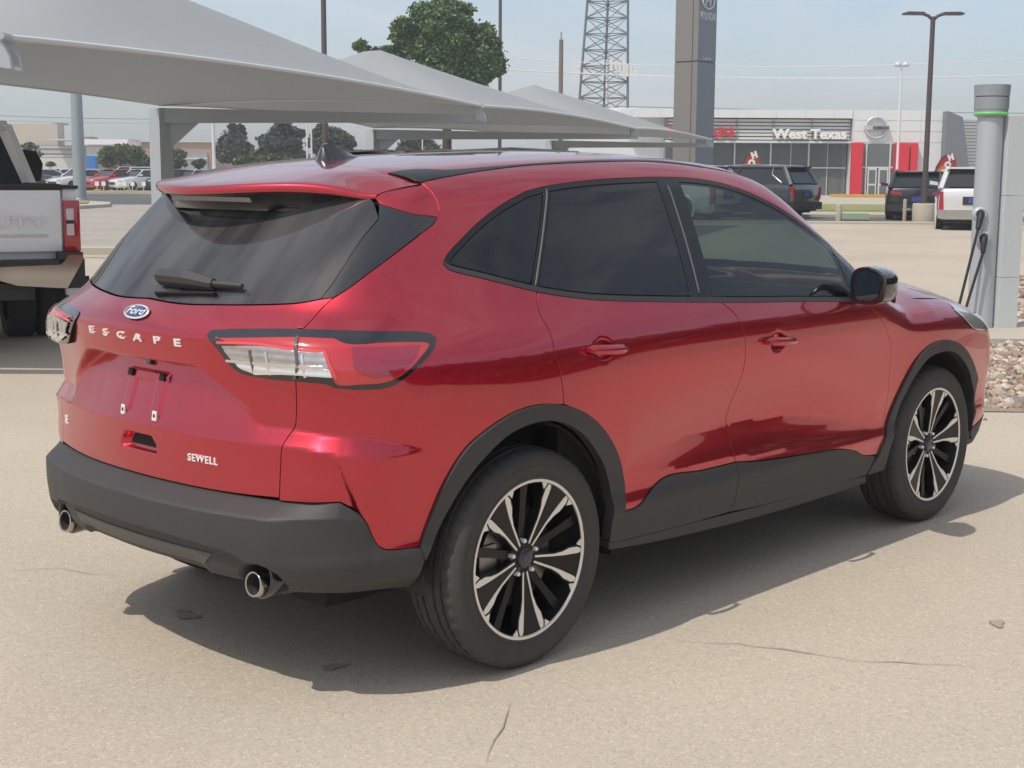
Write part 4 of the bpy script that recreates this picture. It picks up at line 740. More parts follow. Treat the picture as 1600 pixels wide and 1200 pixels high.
# extra narrowing of the glasshouse
TGH=Sp([(-1.,.10),(-.7,.075),(-.4,.042),(0,.010),(.4,0),(1.4,0),(1.9,.008),(2.3,.03)])
XR=Sp([(.15,-.54),(.25,-.72),(.33,-.79),(.40,-.820),(.50,-.842),(.60,-.848),(.74,-.846),(.80,-.848),(.90,-.856),(1.0,-.863),(1.06,-.870),(1.095,-.872),(1.13,-.851),(1.18,-.803),(1.30,-.690),(1.45,-.53),(1.60,-.36)])
XK=Sp([(.2,.20),(.5,.20),(.65,.22),(.9,.23),(1.1,.24),(1.18,.34),(1.25,.345),(1.45,.32)])
XF=Sp([(.15,3.2),(.3,3.50),(.45,3.575),(.6,3.59),(.75,3.565),(.85,3.52),(.93,3.46),(1.0,3.34),(1.1,3.13)])
ZT=Sp([(-1.0,1.42),(-.66,1.525),(-.45,1.565),(-.2,1.600),(.1,1.628),(.4,1.645),(.8,1.655),(1.2,1.646),(1.5,1.615),(1.7,1.567),(1.9,1.473),(2.2,1.293),(2.42,1.165),(2.52,1.125),(2.7,1.115),(3.0,1.085),(3.2,1.040),(3.35,.980),(3.5,.88),(3.7,.6)])
def Ys(x,z):
    w=BW(z)-TPR(x)-TGH(x)*sstep(1.02,1.30,z)
    # haunches over the wheels
    w=w+.026*gauss(x,-.02,.38)*gauss(z,.72,.22)+.022*gauss(x,2.72,.36)*gauss(z,.72,.20)-.007
    # scoop above the sill only along the doors
    return w
def F(x,y,z):
    Y=np.abs(y)
    sl=(BW(z+.004)-BW(z-.004))/.008
    fs=(Y-Ys(x,z))/np.sqrt(1+sl*sl)
    sr=(XR(z+.004)-XR(z-.004))/.008
    k=XK(z)
    fr=(XR(z)+k*Y*Y+.10*np.maximum(Y-.5,0)**2-x)/np.sqrt(1+sr*sr+(2*k*Y)**2)
    ff=(x-XF(z)+.13*Y*Y+.33*np.maximum(Y-.38,0)**2)
    xs=x+.20*Y*Y*sstep(1.3,1.9,x)*(1-.6*sstep(2.4,2.6,x))
    st=(ZT(xs+.004)-ZT(xs-.004))/.008
    cr=.06*Y*Y+.30*np.maximum(Y-.38,0)**2
    ft=(z-ZT(xs)+cr)/np.sqrt(1+st*st)
    kr=.22-.08*sstep(.58,.70,z)+.02*sstep(.7,.9,z)-.06*sstep(1.15,1.35,z)
    g=smax(fs,fr,kr); g=smax(g,ff,.18); g=smax(g,ft,.085)
    return smax(g,.2-z,.06)

CX,CY=-.30,.48; RA=.5; XFRONT=3.0; S1=CY; S2=CY+RA*np.pi/2
# measured feature lines of the right-hand side (metres)
TR = {
    'tri': [(-0.365,-0.5868,1.4839),(-0.2304,-0.6918,1.4418),(-0.2228,-0.6951,1.4379),(-0.2444,-0.7007,1.4191),(-0.2946,-0.7033,1.3936)],
    'tg_shut': [(-0.2946,-0.7033,1.3936),(-0.3966,-0.7011,1.3396),(-0.4857,-0.6876,1.2862),(-0.5848,-0.6598,1.2226),(-0.6027,-0.6523,1.212),(-0.6374,-0.6463,1.186),(-0.7175,-0.6563,1.1317),(-0.7246,-0.6421,1.1329),(-0.7645,-0.6628,0.988),(-0.7553,-0.6509,0.884),(-0.7546,-0.6464,0.8555),(-0.7597,-0.6188,0.802),(-0.761,-0.6094,0.7294),(-0.7661,-0.6073,0.6408)],
    'dlo_top': [(-0.2533,-0.7518,1.3094),(-0.2288,-0.746,1.3314),(-0.1658,-0.7373,1.3716),(-0.0882,-0.7263,1.4162),(0.0306,-0.7109,1.4694),(0.1693,-0.6923,1.5143),(0.2832,-0.6843,1.5322),(0.5067,-0.6769,1.5507),(0.7928,-0.6727,1.5602),(0.8686,-0.6713,1.5616),(1.0983,-0.6731,1.557),(1.2502,-0.6815,1.5426),(1.3949,-0.6999,1.5131),(1.5377,-0.7243,1.4678),(1.6826,-0.752,1.4058),(1.8512,-0.7699,1.3252),(1.9672,-0.7618,1.2846),(2.0868,-0.7985,1.191)],
    'dlo_bot': [(-0.2552,-0.7566,1.2982),(-0.2461,-0.7637,1.2866),(-0.1186,-0.8013,1.2512),(0.0658,-0.8396,1.2055),(0.1799,-0.8535,1.1844),(0.325,-0.8656,1.1649),(0.6491,-0.88,1.1391),(1.2122,-0.896,1.1023),(1.4663,-0.9016,1.089),(1.884,-0.9099,1.0632)],
    'rd_f': [(1.0047,-0.8903,1.1151),(1.0673,-0.9114,1.0647),(1.0968,-0.9284,0.9993),(1.1066,-0.9313,0.928),(1.1032,-0.9239,0.8091),(1.0896,-0.9093,0.6895),(1.0989,-0.9018,0.6393),(1.1251,-0.8884,0.5077),(1.1279,-0.8976,0.4354),(1.1289,-0.885,0.3645),(1.1001,-0.8777,0.319)],
    'rd_r': [(0.0699,-0.8399,1.2053),(0.0547,-0.8569,1.167),(0.0524,-0.8757,1.1282),(0.0671,-0.9009,1.0787),(0.0638,-0.9234,1.0204),(0.0799,-0.9343,0.9491),(0.0895,-0.9373,0.8976),(0.0914,-0.939,0.8526)],
    'fd_f': [(1.9796,-0.9142,1.0496),(2.0689,-0.925,1.002),(2.15,-0.9281,0.9293),(2.1996,-0.9254,0.8572),(2.2163,-0.916,0.7453),(2.241,-0.8991,0.6303),(2.2381,-0.8852,0.5175),(2.2096,-0.8833,0.381)],
    'arch_o': [(-0.4468,-0.8503,0.4785),(-0.4055,-0.8565,0.5734),(-0.3741,-0.8788,0.6633),(-0.3134,-0.9023,0.7576),(-0.221,-0.9197,0.8176),(-0.1196,-0.931,0.8546),(-0.0218,-0.9369,0.8644),(0.0762,-0.939,0.8532),(0.1838,-0.9374,0.8188),(0.2795,-0.9305,0.7598),(0.3641,-0.9166,0.6836),(0.4253,-0.9,0.6037),(0.459,-0.8899,0.5174),(0.4498,-0.8991,0.4403),(0.4529,-0.8868,0.3772),(0.4492,-0.8796,0.3294)],
    'farch_o': [(2.2294,-0.894,0.4358),(2.2919,-0.8897,0.5674),(2.3439,-0.9108,0.6761),(2.4177,-0.9273,0.7714),(2.514,-0.935,0.8254),(2.6254,-0.9381,0.8446),(2.7528,-0.9365,0.831),(2.8731,-0.9295,0.7879),(2.9986,-0.9106,0.7152),(3.1364,-0.8761,0.613)],
    'bump_top': [(-0.7457,0.6621,0.6194),(-0.8051,0.4456,0.6267),(-0.8444,0.1315,0.6351),(-0.8398,-0.1951,0.6352),(-0.827,-0.3115,0.6337),(-0.7978,-0.4803,0.6339),(-0.7665,-0.6076,0.6334),(-0.7091,-0.7266,0.636),(-0.6757,-0.7635,0.6366),(-0.6166,-0.7922,0.5916),(-0.5846,-0.805,0.5194),(-0.5726,-0.8107,0.4991),(-0.5555,-0.8193,0.4878),(-0.456,-0.849,0.4781)],
    'lamp': [(-0.8395,-0.3671,1.0969),(-0.8303,-0.3674,1.1113),(-0.8174,-0.4005,1.1187),(-0.729,-0.6331,1.1334),(-0.6181,-0.7547,1.1301),(-0.3996,-0.8415,1.1108),(-0.3834,-0.8515,1.099),(-0.3977,-0.8638,1.0749),(-0.4567,-0.8749,1.0345),(-0.5248,-0.8727,0.9909),(-0.5747,-0.8601,0.9708),(-0.6447,-0.8251,0.9672),(-0.7028,-0.7745,0.9734),(-0.7149,-0.7613,0.9824),(-0.7604,-0.675,0.987),(-0.7919,-0.568,0.9881),(-0.8128,-0.4836,0.9983),(-0.8222,-0.4506,1.0184),(-0.8334,-0.4112,1.0589)],
    'glass_right': [(-0.3938,-0.619,1.4393),(-0.4779,-0.6222,1.3657),(-0.6108,-0.6276,1.2258)],
    'spoil_shut': [(-0.2082,-0.6057,1.5412),(-0.2026,-0.6342,1.5239),(-0.201,-0.6611,1.499),(-0.2085,-0.6858,1.4606),(-0.2228,-0.6951,1.4379)],
    'qtr': [(0.2767,-0.6903,1.524),(0.1897,-0.7592,1.3901),(0.1042,-0.8106,1.2728),(0.0678,-0.8334,1.2192)],
    'bpil': [(0.9261,-0.6946,1.532),(0.9152,-0.7428,1.4436),(0.9149,-0.7915,1.3443),(0.9044,-0.836,1.2461),(0.8885,-0.8758,1.1488)],
    'arch_i': [(-0.3617,-0.8712,0.5585),(-0.3084,-0.8974,0.6509),(-0.2449,-0.9192,0.7239),(-0.1513,-0.9374,0.7882),(-0.0452,-0.9468,0.8115),(0.0457,-0.9492,0.8054),(0.1621,-0.9449,0.758),(0.2684,-0.9292,0.674),(0.3454,-0.9092,0.5877),(0.3858,-0.9029,0.4917),(0.3875,-0.9031,0.412),(0.3903,-0.8912,0.3394)],
    'farch_i': [(2.3515,-0.9051,0.5904),(2.4138,-0.9274,0.693),(2.5058,-0.9421,0.7702),(2.6125,-0.9474,0.7922),(2.7382,-0.9463,0.7838),(2.8686,-0.935,0.7298),(3.0268,-0.9021,0.627),(3.1175,-0.8771,0.529),(3.1092,-0.8862,0.4386),(3.1355,-0.8664,0.3396)],
    'clad_top': [(0.4428,-0.9048,0.438),(0.5221,-0.9054,0.4423),(0.5906,-0.9009,0.4798),(0.6884,-0.8947,0.518),(0.918,-0.8944,0.5083),(1.2876,-0.8974,0.4901),(1.6219,-0.9028,0.4705),(1.8669,-0.9038,0.4544),(2.0072,-0.8986,0.4231),(2.0846,-0.892,0.3946),(2.1766,-0.8894,0.381)],
    'clad_line': [(0.4417,-0.8858,0.3297),(0.9014,-0.8838,0.3187),(1.3224,-0.8812,0.3062),(2.0566,-0.8761,0.2996)],
    'rock_bot': [(0.4003,-0.8808,0.3076),(0.7239,-0.8742,0.2809),(1.3483,-0.866,0.2559),(2.0832,-0.8628,0.2572)],
    'arch_rb': [(-0.435,-0.8623,0.4336),(-0.4453,-0.8509,0.3883),(-0.4643,-0.8376,0.3424)],
    'bump_bot': [(-0.7316,0.6247,0.2996),(-0.7832,0.4805,0.3357),(-0.8271,0.1789,0.3475),(-0.8337,-0.0717,0.3511),(-0.823,-0.3341,0.379),(-0.7459,-0.6633,0.3644),(-0.6573,-0.7735,0.3552),(-0.5038,-0.8527,0.3483)],
    'bump_bot_c': [(-0.9,0,0.385),(-0.9,-0.2,0.385),(-0.88,-0.36,0.378),(-0.823,-0.3341,0.379)],
    'tailgate_side': [(-0.7645,-0.6628,0.988),(-0.7661,-0.6073,0.6408)],
    'glass_bot_r': [(-0.8,0.0,1.181),(-0.7971,-0.1724,1.1757),(-0.768,-0.3166,1.1809),(-0.7188,-0.4708,1.1884),(-0.6656,-0.5835,1.1983),(-0.6272,-0.627,1.2091)],
    'lampclear': [(-0.8404,-0.4343,1.0728),(-0.8055,-0.5834,1.0831),(-0.7712,-0.6855,1.0766),(-0.7249,-0.7557,1.0735),(-0.7142,-0.7834,1.0046),(-0.7741,-0.6757,1.0068),(-0.8076,-0.5532,0.9993),(-0.8245,-0.4912,1.0189)],
    'lampred': [(-0.8397,-0.4026,1.0962),(-0.7503,-0.6597,1.1144),(-0.6786,-0.748,1.1124),(-0.6567,-0.7859,1.0975),(-0.5622,-0.8283,1.0969),(-0.4338,-0.8562,1.0904),(-0.4178,-0.8634,1.0822),(-0.4707,-0.8765,1.0415),(-0.537,-0.8754,1.0016),(-0.5846,-0.8632,0.9851),(-0.6496,-0.831,0.9812),(-0.7056,-0.7837,0.9856),(-0.7171,-0.7655,1.0575),(-0.7972,-0.6013,1.0565)],
    'lampin': [(-0.6577,-0.7953,1.0912),(-0.4483,-0.8608,1.0827),(-0.4861,-0.8743,1.0465),(-0.55,-0.8737,1.0101),(-0.6192,-0.8509,0.9983),(-0.6643,-0.8241,1.0219)],
    'lampsplit': [(-0.75,-0.6654,1.1185),(-0.7739,-0.686,1.0733),(-0.7742,-0.6909,1.0284),(-0.7738,-0.6749,0.9921)],
    'strip_out': [(-0.2119,-0.6039,1.5412),(-0.0991,-0.6122,1.5598),(0.0772,-0.6081,1.5803),(0.2983,-0.6008,1.5979),(0.5282,-0.5996,1.608),(0.7415,-0.596,1.6141),(0.9304,-0.5924,1.6156),(1.1114,-0.6028,1.6075),(1.2616,-0.6124,1.5952)],
    'strip_in': [(-0.2451,-0.4935,1.5697),(-0.1524,-0.5225,1.5821),(-0.063,-0.575,1.5806),(0.0976,-0.5881,1.5905),(0.3109,-0.5893,1.6032),(0.5462,-0.584,1.6147),(0.7613,-0.5797,1.6203),(0.9525,-0.5751,1.6215),(1.101,-0.5865,1.6145),(1.2483,-0.6038,1.5999)],
    'roof_seam': [(-0.285,0.0,0),(-0.2292,-0.1676,1.5948),(-0.2389,-0.3585,1.5861),(-0.2481,-0.479,1.5716),(-0.2451,-0.4935,1.5697)],
    'spoil_low': [(-0.365,-0.5868,1.4839),(-0.2304,-0.6918,1.4418)],
    'headl': [(2.8677,-0.8331,0.993),(2.9435,-0.8599,0.9693),(2.986,-0.8914,0.936),(3.0142,-0.9117,0.8937),(3.0173,-0.9185,0.8582),(2.9527,-0.9234,0.8755),(2.8832,-0.917,0.9215),(2.839,-0.8929,0.9609)],
    'spoil_ridge': [(-0.2162,-0.6085,1.5373),(-0.2745,-0.5908,1.5276),(-0.3313,-0.5665,1.5141),(-0.3569,-0.5602,1.5026)],
    'wiper': [(-0.7466,0.094,1.2328),(-0.7491,0.0171,1.2333),(-0.7409,-0.1461,1.2344),(-0.7317,-0.2668,1.2255),(-0.7078,-0.3758,1.2251),(-0.7884,-0.0343,1.1906),(-0.747,-0.2877,1.2045)],
    'fin': [-0.029605684194287107],
    'exh': [-0.825,-0.538,0.378],
}

# ------------------------------------------------------------------ red car: displacement (creases, pocket, scoop, cups) and charts
def pwl(x, xs, ys): return np.interp(x, xs, ys)
def soft(t, a, b): return sstep(a, b, t)
S3 = S2+(XFRONT-CX); S4 = S3+RA*np.pi/2; SMAX = S4+CY
def chart_ray(s):
    s = np.asarray(s, float)
    a = np.clip((s-S1)/RA, 0, np.pi/2); b = np.clip((s-S3)/RA, 0, np.pi/2)
    ox = np.where(s > S3, XFRONT, np.where(s > S2, CX+s-S2, CX)); oy = np.where(s < S1, s, np.where(s > S4, SMAX-s, CY))
    ang = np.where(s < S3, a, np.pi/2+b)
    return ox, oy, -np.cos(ang), np.sin(ang)
def disp(s, z):
    "outward displacement of the red body over its smooth base, in the chart (s along the body, z up)"
    d = np.zeros(np.broadcast(s, z).shape)
    # number plate pocket and the shelf that runs round the corner
    zu = pwl(s, [0, .290, .312, .389, .481, .512, .54, .653, .844, 1.022, 1.177], [1.006, 1.006, 1.000, .956, .899, .862, .853, .853, .836, .803, .772])
    zl = pwl(s, [0, .15, .26, .395, .626, .747, .82, 1.0, 1.177], [.795, .794, .788, .790, .793, .787, .775, .765, .760])
    fade = 1-soft(s, .86, 1.15)
    u = -.020*soft(s, .30, .60)*fade; low = .012*(1-soft(s, .86, 1.1))
    dp = u-.066*(1-soft(s, .27, .52))-.004*fade
    t = np.clip((zu-z)/np.maximum(zu-zl, .012), 0, 1)
    wall = np.clip((zu-z)/.022, 0, 1); wall = wall*wall*(3-2*wall)
    floor = dp+(low-dp)*np.clip(t, 0, 1)**1.15
    sh = np.where(z >= zu, u, np.where(z <= zl, low, u+(floor-u)*wall))
    reach = 1-soft(z, 1.06, 1.10)
    d = d+sh*reach*(s < 1.2)*(s > -1)
    # raised number plate seat: two uprights and a cross bar
    ua_ = (1-soft(np.abs(np.abs(s)-.080), .020, .028))*soft(z, .826, .834)*(1-soft(z, .952, .960)); ub_ = (1-soft(np.abs(s), .100, .108))*soft(z, .922, .930)*(1-soft(z, .952, .960))
    d = d+.0075*np.maximum(ua_, ub_)*(s < .3)
    # crisp vertical crease on the bumper corner below the shelf
    sc = pwl(z, [.45, .521, .593, .654, .744, .775], [.925, .906, .870, .849, .818, .78])
    kz = soft(z, .46, .54)*(1-soft(z, .70, .79))
    e = s-sc
    d = d+kz*np.where(e < 0, -.013*soft(-e, .0, .022)*(1-soft(-e, .03, .15))+.004*np.clip(1+e/.012, 0, 1), .004*np.clip(1-e/.20, 0, 1)**2)
    # scoop along the bottom of the doors
    zk = pwl(s, [2.15, 2.33, 2.68, 3.08, 3.46, 3.6], [.553, .537, .527, .508, .477, .462])
    q = z-zk; tt = np.clip(np.abs(s-2.88)/.86, 0, 1); hg = .126*np.sqrt(1-tt**2)+.004; A_ = .044*(1-tt**2)**1.25*np.clip(1-.30*(s-2.88), .8, 1.25)
    d = d-A_*np.where(q < hg, np.clip(q/hg, 0, 1), 1-soft(q, hg+.004, .126+.26))*(q > 0)
    # cups behind the two door handles
    for hs, hz in ((1.865, 1.008), (2.885, .948)):
        r = np.sqrt(((s-hs)/.062)**2+((z-hz)/.042)**2); d = d-.015*(1-soft(r, .15, 1.0))
    # tailgate grip recess
    r = np.maximum(np.abs(s)/(.098-.9*(z-.735)*(z > .735)), np.abs(z-.735)/.026); d = d-.030*(1-soft(r, .72, 1.05))*(s < .4)
    return d
def ledge(s, z):
    "extra outward step of the black bumper moulding"
    amp = pwl(s, [0, .40, .62, .80, .90, .98], [.085, .083, .070, .034, .009, .004])
    zt = pwl(s, [0, .3, .6, .8, 1.0], [.634, .633, .633, .637, .60]); zf = zt-.045
    d = amp*np.clip((zt-z)/(zt-zf), 0, 1)
    zc = pwl(s, [0, .25, .40, .49, .54, .60, .70, .8], [.490, .487, .478, .468, .440, .400, .345, .30])
    d = d-.024*(1-soft(z, zc-.010, zc+.002))*(1-soft(s, .60, .75))
    d = d-.05*(1-soft(z, .315, .40))
    r = np.sqrt(((s-.562)/.092)**2+((z-.378)/.072)**2); d = d-.075*(1-soft(r, .70, 1.0))
    d = d-.020*(1-soft(s, .30, .36))*(1-soft(z, .395, .43))
    return d
class Belt:
    def __init__(c, off=0.0, use=True, extra=None): c.off = off; c.use = use; c.extra = extra
    def raw(c, s, z):
        sg = np.where(s >= 0, -1.0, 1.0); a = np.abs(s); over = a > SMAX
        sg = np.where(over, -sg, sg); a = np.where(over, 2*SMAX-a, a)
        ox, oy, dx, dy = chart_ray(a); lo = np.zeros(a.shape); hi = np.full(a.shape, 1.3)
        for _ in range(24):
            m = .5*(lo+hi); i = F(ox+dx*m, oy+dy*m, z) < 0; lo = np.where(i, m, lo); hi = np.where(i, hi, m)
        r = .5*(lo+hi)+c.off
        if c.use: r = r+disp(a, z)
        if c.extra is not None: r = r+c.extra(a, z)
        return np.stack([ox+dx*r, sg*(oy+dy*r), z], -1)
    def inv(c, P):
        x, y, z = P; Y = abs(y)
        if x > XFRONT and Y < CY+.0: s = SMAX-Y
        elif x > XFRONT: s = S4-RA*math.atan2(Y-CY, x-XFRONT)
        elif x >= CX: s = S2+x-CX
        elif Y <= CY: s = Y
        else: s = S1+RA*math.atan2(Y-CY, CX-x)
        return (s, z)
class Polar:
    PZ = .75
    def __init__(c, off=0.0): c.off = off
    def raw(c, x, th):
        cx, sz = np.cos(th), np.sin(th); lo = np.full(x.shape, .05); hi = np.full(x.shape, 1.4)
        for _ in range(24):
            m = .5*(lo+hi); i = F(x, cx*m, c.PZ+sz*m) < 0; lo = np.where(i, m, lo); hi = np.where(i, hi, m)
        r = .5*(lo+hi)+c.off
        return np.stack([x, -cx*r, c.PZ+sz*r], -1)
    def inv(c, P): return (P[0], math.atan2(P[2]-c.PZ, -P[1]))
class Top:
    def __init__(c, off=0.0, fn=None): c.off = off; c.fn = fn
    def raw(c, x, y):
        lo = np.full(x.shape, .8); hi = np.full(x.shape, 1.8)
        for _ in range(24):
            m = .5*(lo+hi); i = F(x, y, m) < 0; lo = np.where(i, m, lo); hi = np.where(i, hi, m)
        z = .5*(lo+hi)+c.off
        if c.fn is not None: z = z+c.fn(x, y)
        return np.stack([x, y, z], -1)
    def inv(c, P): return (P[0], P[1])
def normals(ch, a, b, e=.0015):
    ta = ch.raw(a+e, b)-ch.raw(a-e, b); tb = ch.raw(a, b+e)-ch.raw(a, b-e)
    n = np.cross(ta, tb); n /= np.maximum(np.linalg.norm(n, axis=-1, keepdims=True), 1e-12)
    return n
def catmull(pts, h):
    P = np.array(pts, float)
    if len(P) < 3: 
        n = max(1, int(np.ceil(np.linalg.norm(P[-1]-P[0])/h))); return np.array([P[0]+(P[-1]-P[0])*i/n for i in range(n+1)])
    Pe = np.vstack([2*P[0]-P[1], P, 2*P[-1]-P[-2]]); out = []
    for i in range(1, len(Pe)-2):
        p0, p1, p2, p3 = Pe[i-1:i+3]; d = [max(1e-6, np.linalg.norm(q))**.5 for q in (p1-p0, p2-p1, p3-p2)]
        n = max(1, int(np.ceil(np.linalg.norm(p2-p1)/h)))
        m1 = d[1]*((p1-p0)/d[0]-(p2-p0)/(d[0]+d[1])+(p2-p1)/d[1]); m2 = d[1]*((p2-p1)/d[1]-(p3-p1)/(d[1]+d[2])+(p3-p2)/d[2])
        for k in range(n):
            t = k/n; out.append((2*t**3-3*t**2+1)*p1+(t**3-2*t**2+t)*m1+(-2*t**3+3*t**2)*p2+(t**3-t**2)*m2)
    out.append(P[-1]); return np.array(out)
def loop(segs, h):
    "closed outline from smooth segments (each a list of chart points)"
    out = []
    for s in segs:
        for p in catmull(s, h):
            if not out or np.hypot(*(np.array(p)-out[-1])) > h*.25: out.append(np.array(p))
    while len(out) > 3 and np.hypot(*(out[0]-out[-1])) < h*.25: out.pop()
    return np.array(out)
def area(P): x, y = P[:, 0], P[:, 1]; return .5*np.sum(x*np.roll(y, -1)-np.roll(x, -1)*y)
def inset(P, d):
    P = np.array(P); 
    if area(P) < 0: P = P[::-1]
    e = np.roll(P, -1, 0)-P; e /= np.maximum(np.linalg.norm(e, axis=1, keepdims=True), 1e-9); n = np.stack([-e[:, 1], e[:, 0]], 1)
    n0 = np.roll(n, 1, 0); m = n+n0; l = np.maximum((m*m).sum(1, keepdims=True), .6); return P+m*2*d/l
def inside(P, q):
    x, y = q[:, 0], q[:, 1]; c = np.zeros(len(q), bool)
    for i in range(len(P)):
        x0, y0 = P[i-1]; x1, y1 = P[i]
        if y0 == y1: continue
        k = ((y0 > y) != (y1 > y)) & (x < (x1-x0)*(y-y0)/(y1-y0)+x0); c ^= k
    return c
def halfplane(P, a, b):
    "the part of outline P on the left of the line a > b"
    a = np.array(a); d = np.array(b)-a; f = lambda p: d[0]*(p[1]-a[1])-d[1]*(p[0]-a[0]); out = []
    for i in range(len(P)):
        p, q = P[i-1], P[i]; fp, fq = f(p), f(q)
        if (fp >= 0) != (fq >= 0): out.append(p+(q-p)*fp/(fp-fq))
        if fq >= 0: out.append(q)
    return np.array(out)
def redense(P, h):
    out = []
    for i in range(len(P)):
        p, q = P[i], P[(i+1) % len(P)]; n = max(1, int(np.ceil(np.linalg.norm(q-p)/h)))
        for k in range(n): out.append(p+(q-p)*k/n)
    o = [out[0]]
    for p in out[1:]:
        if np.linalg.norm(p-o[-1]) > h*.2: o.append(p)
    return np.array(o)
M_GAP_SHADE = mat('shut_gap_shade', (.006, .004, .004), rough=.9)  # near-black rim colour paints the shade deep inside the shut lines
def panel(name, P, ch, h, m, parent, gap=.0025, rim=.016, holes=(), sides=(1,), flip=False, ay=1.0, noedge=None):
    "a thin body panel: outline P in chart ch, filled with a fine mesh, rounded edge and a folded rim"
    P = redense(P, h*.7)
    if area(P) < 0: P = P[::-1]
    keep = np.zeros(len(P), bool)
    if noedge is not None:
        A_, B_ = np.array(noedge[0]), np.array(noedge[1]); u_ = np.clip(((P-A_)@(B_-A_))/((B_-A_)@(B_-A_)), 0, 1)
        keep = np.linalg.norm(P-(A_+u_[:, None]*(B_-A_)), axis=1) < .002
    P = np.where(keep[:, None], P, inset(P, gap)); NK = np.where(keep)[0]; H = [inset(redense(q, h*.7), -gap) for q in holes]
    lo, hi = P.min(0), P.max(0); gx = np.arange(lo[0], hi[0], h); gy = np.arange(lo[1], hi[1], h*ay)
    G = np.stack(np.meshgrid(gx, gy), -1).reshape(-1, 2); G[:, 0] += np.where((np.arange(len(G))//len(gx)) % 2, h*.5, 0)
    k = inside(P, G)
    for q in H: k &= ~inside(q, G)
    G = G[k]; B = np.vstack([P]+H)
    if len(G):
        dm = np.full(len(G), 9.)
        for i in range(0, len(B), 64): dm = np.minimum(dm, np.sqrt(((G[:, None]-B[None, i:i+64])**2).sum(-1)).min(1))
        G = G[dm > h*.5]
    V = np.vstack([B, G]); E = []; o = 0
    for q in [P]+H: n = len(q); E += [(o+i, o+(i+1) % n) for i in range(n)]; o += n
    vs, _, fs, *_ = delaunay_2d_cdt([Vector(p) for p in V], E, [], 1, 1e-7)
    V = np.array([tuple(p) for p in vs]); T = np.array([tuple(t) for t in fs if len(t) == 3])
    cen = V[T].mean(1); k = np.ones(len(T), bool)
    for q in H: k &= ~inside(q, cen)
    T = T[k]; a, b = V[:, 0], V[:, 1]
    pos = ch.raw(a, b); nor = normals(ch, a, b)
    if flip: nor = -nor
    g = np.cross(pos[T[:, 1]]-pos[T[:, 0]], pos[T[:, 2]]-pos[T[:, 0]]); w = (g*nor[T].mean(1)).sum(1) < 0; T[w] = T[w][:, ::-1]
    ln = [nor[T].reshape(-1, 3)]; faces = [tuple(t) for t in T]; mi = [0]*len(faces); verts = [pos]
    if rim > 0:
        ed = {}
        for t in T:
            for i in range(3): ed[(t[i], t[(i+1) % 3])] = 1
        kset = {tuple(np.round(P[i], 6)) for i in NK}; isk = lambda i: tuple(np.round(V[i], 6)) in kset
        be = [e for e in ed if (e[1], e[0]) not in ed and not (isk(e[0]) and isk(e[1]))]
        out = np.zeros_like(pos)
        for i, j in be:
            sd = np.cross(pos[j]-pos[i], nor[i]); out[i] += sd; out[j] += sd
        out /= np.maximum(np.linalg.norm(out, axis=1, keepdims=True), 1e-9)
        bi = sorted({i for e in be for i in e}); mp = {v: q for q, v in enumerate(bi)}; n0 = len(pos); nb = len(bi)
        p1 = pos[bi]+out[bi]*.0016-nor[bi]*.0018; p2 = pos[bi]+out[bi]*.0016-nor[bi]*rim
        verts += [p1, p2]; rn = []
        for i, j in be:
            A, Bv, Cv, Dv = mp[i], mp[j], n0+mp[j], n0+mp[i]
            faces.append((i, n0+mp[i], n0+mp[j], j)); rn += [nor[i], out[i], out[j], nor[j]]
            faces.append((n0+mp[i], n0+nb+mp[i], n0+nb+mp[j], n0+mp[j])); rn += [out[i], out[i], out[j], out[j]]
            mi += [0, 1]
        ln.append(np.array(rn))
    VV = np.vstack(verts); LN = np.vstack(ln); made = []
    for sd in sides:
        v = VV.copy(); f = faces; nn = LN
        if sd < 0:
            v[:, 1] *= -1; nn = LN.copy(); nn[:, 1] *= -1
            f = [t[::-1] for t in faces]; k = 0; idx = []
            for t in faces: idx += list(range(k+len(t)-1, k-1, -1)); k += len(t)
            nn = nn[idx]
        me = bpy.data.meshes.new(name); me.from_pydata(v.tolist(), [], f); me.materials.append(m)
        if rim >= .010 and m.name != 'black_grained_plastic': me.materials.append(M_GAP_SHADE); me.polygons.foreach_set('material_index', mi)
        me.polygons.foreach_set('use_smooth', [True]*len(f)); me.update()
        me.normals_split_custom_set(nn.tolist())
        par = parent[0 if sd > 0 else 1] if isinstance(parent, (tuple, list)) else parent
        made.append(link(bpy.data.objects.new(name, me), par))
    return made[0] if len(made) == 1 else made

# ------------------------------------------------------------------ materials of the red car
def paint(name, col, flake=0.25):
    m = mat(name, col, rough=0.31, metal=0.90, coat=1.0, coat_rough=0.008)
    m.node_tree.nodes['Principled BSDF'].inputs['Coat IOR'].default_value = 1.68
    n = m.node_tree.nodes; l = m.node_tree.links; b = n['Principled BSDF']
    t = n.new('ShaderNodeTexCoord'); v = n.new('ShaderNodeTexVoronoi'); v.inputs['Scale'].default_value = 900
    x = n.new('ShaderNodeMix'); x.data_type = 'RGBA'; x.inputs['A'].default_value = (*[c*.86 for c in col], 1); x.inputs['B'].default_value = (*[min(1, c*1.14) for c in col], 1)
    l.new(t.outputs['Object'], v.inputs['Vector']); l.new(v.outputs['Color'], x.inputs['Factor']); l.new(x.outputs['Result'], b.inputs['Base Color'])
    return m
M_RED = paint('red_metallic_paint', (0.52, 0.010, 0.030))
M_BLK = mat('black_grained_plastic', (0.043, 0.0415, 0.0415), rough=0.55, bump=0.10, bscale=900, noise=0.15, nscale=5)
M_GBLK = mat('gloss_black', (0.012, 0.012, 0.014), rough=0.12, coat=1.0)
M_TRIM = mat('satin_black_trim', (0.012, 0.0125, 0.014), rough=0.22, spec=.4)
M_DARK = mat('dark_void', (0.012, 0.012, 0.012), rough=0.9)
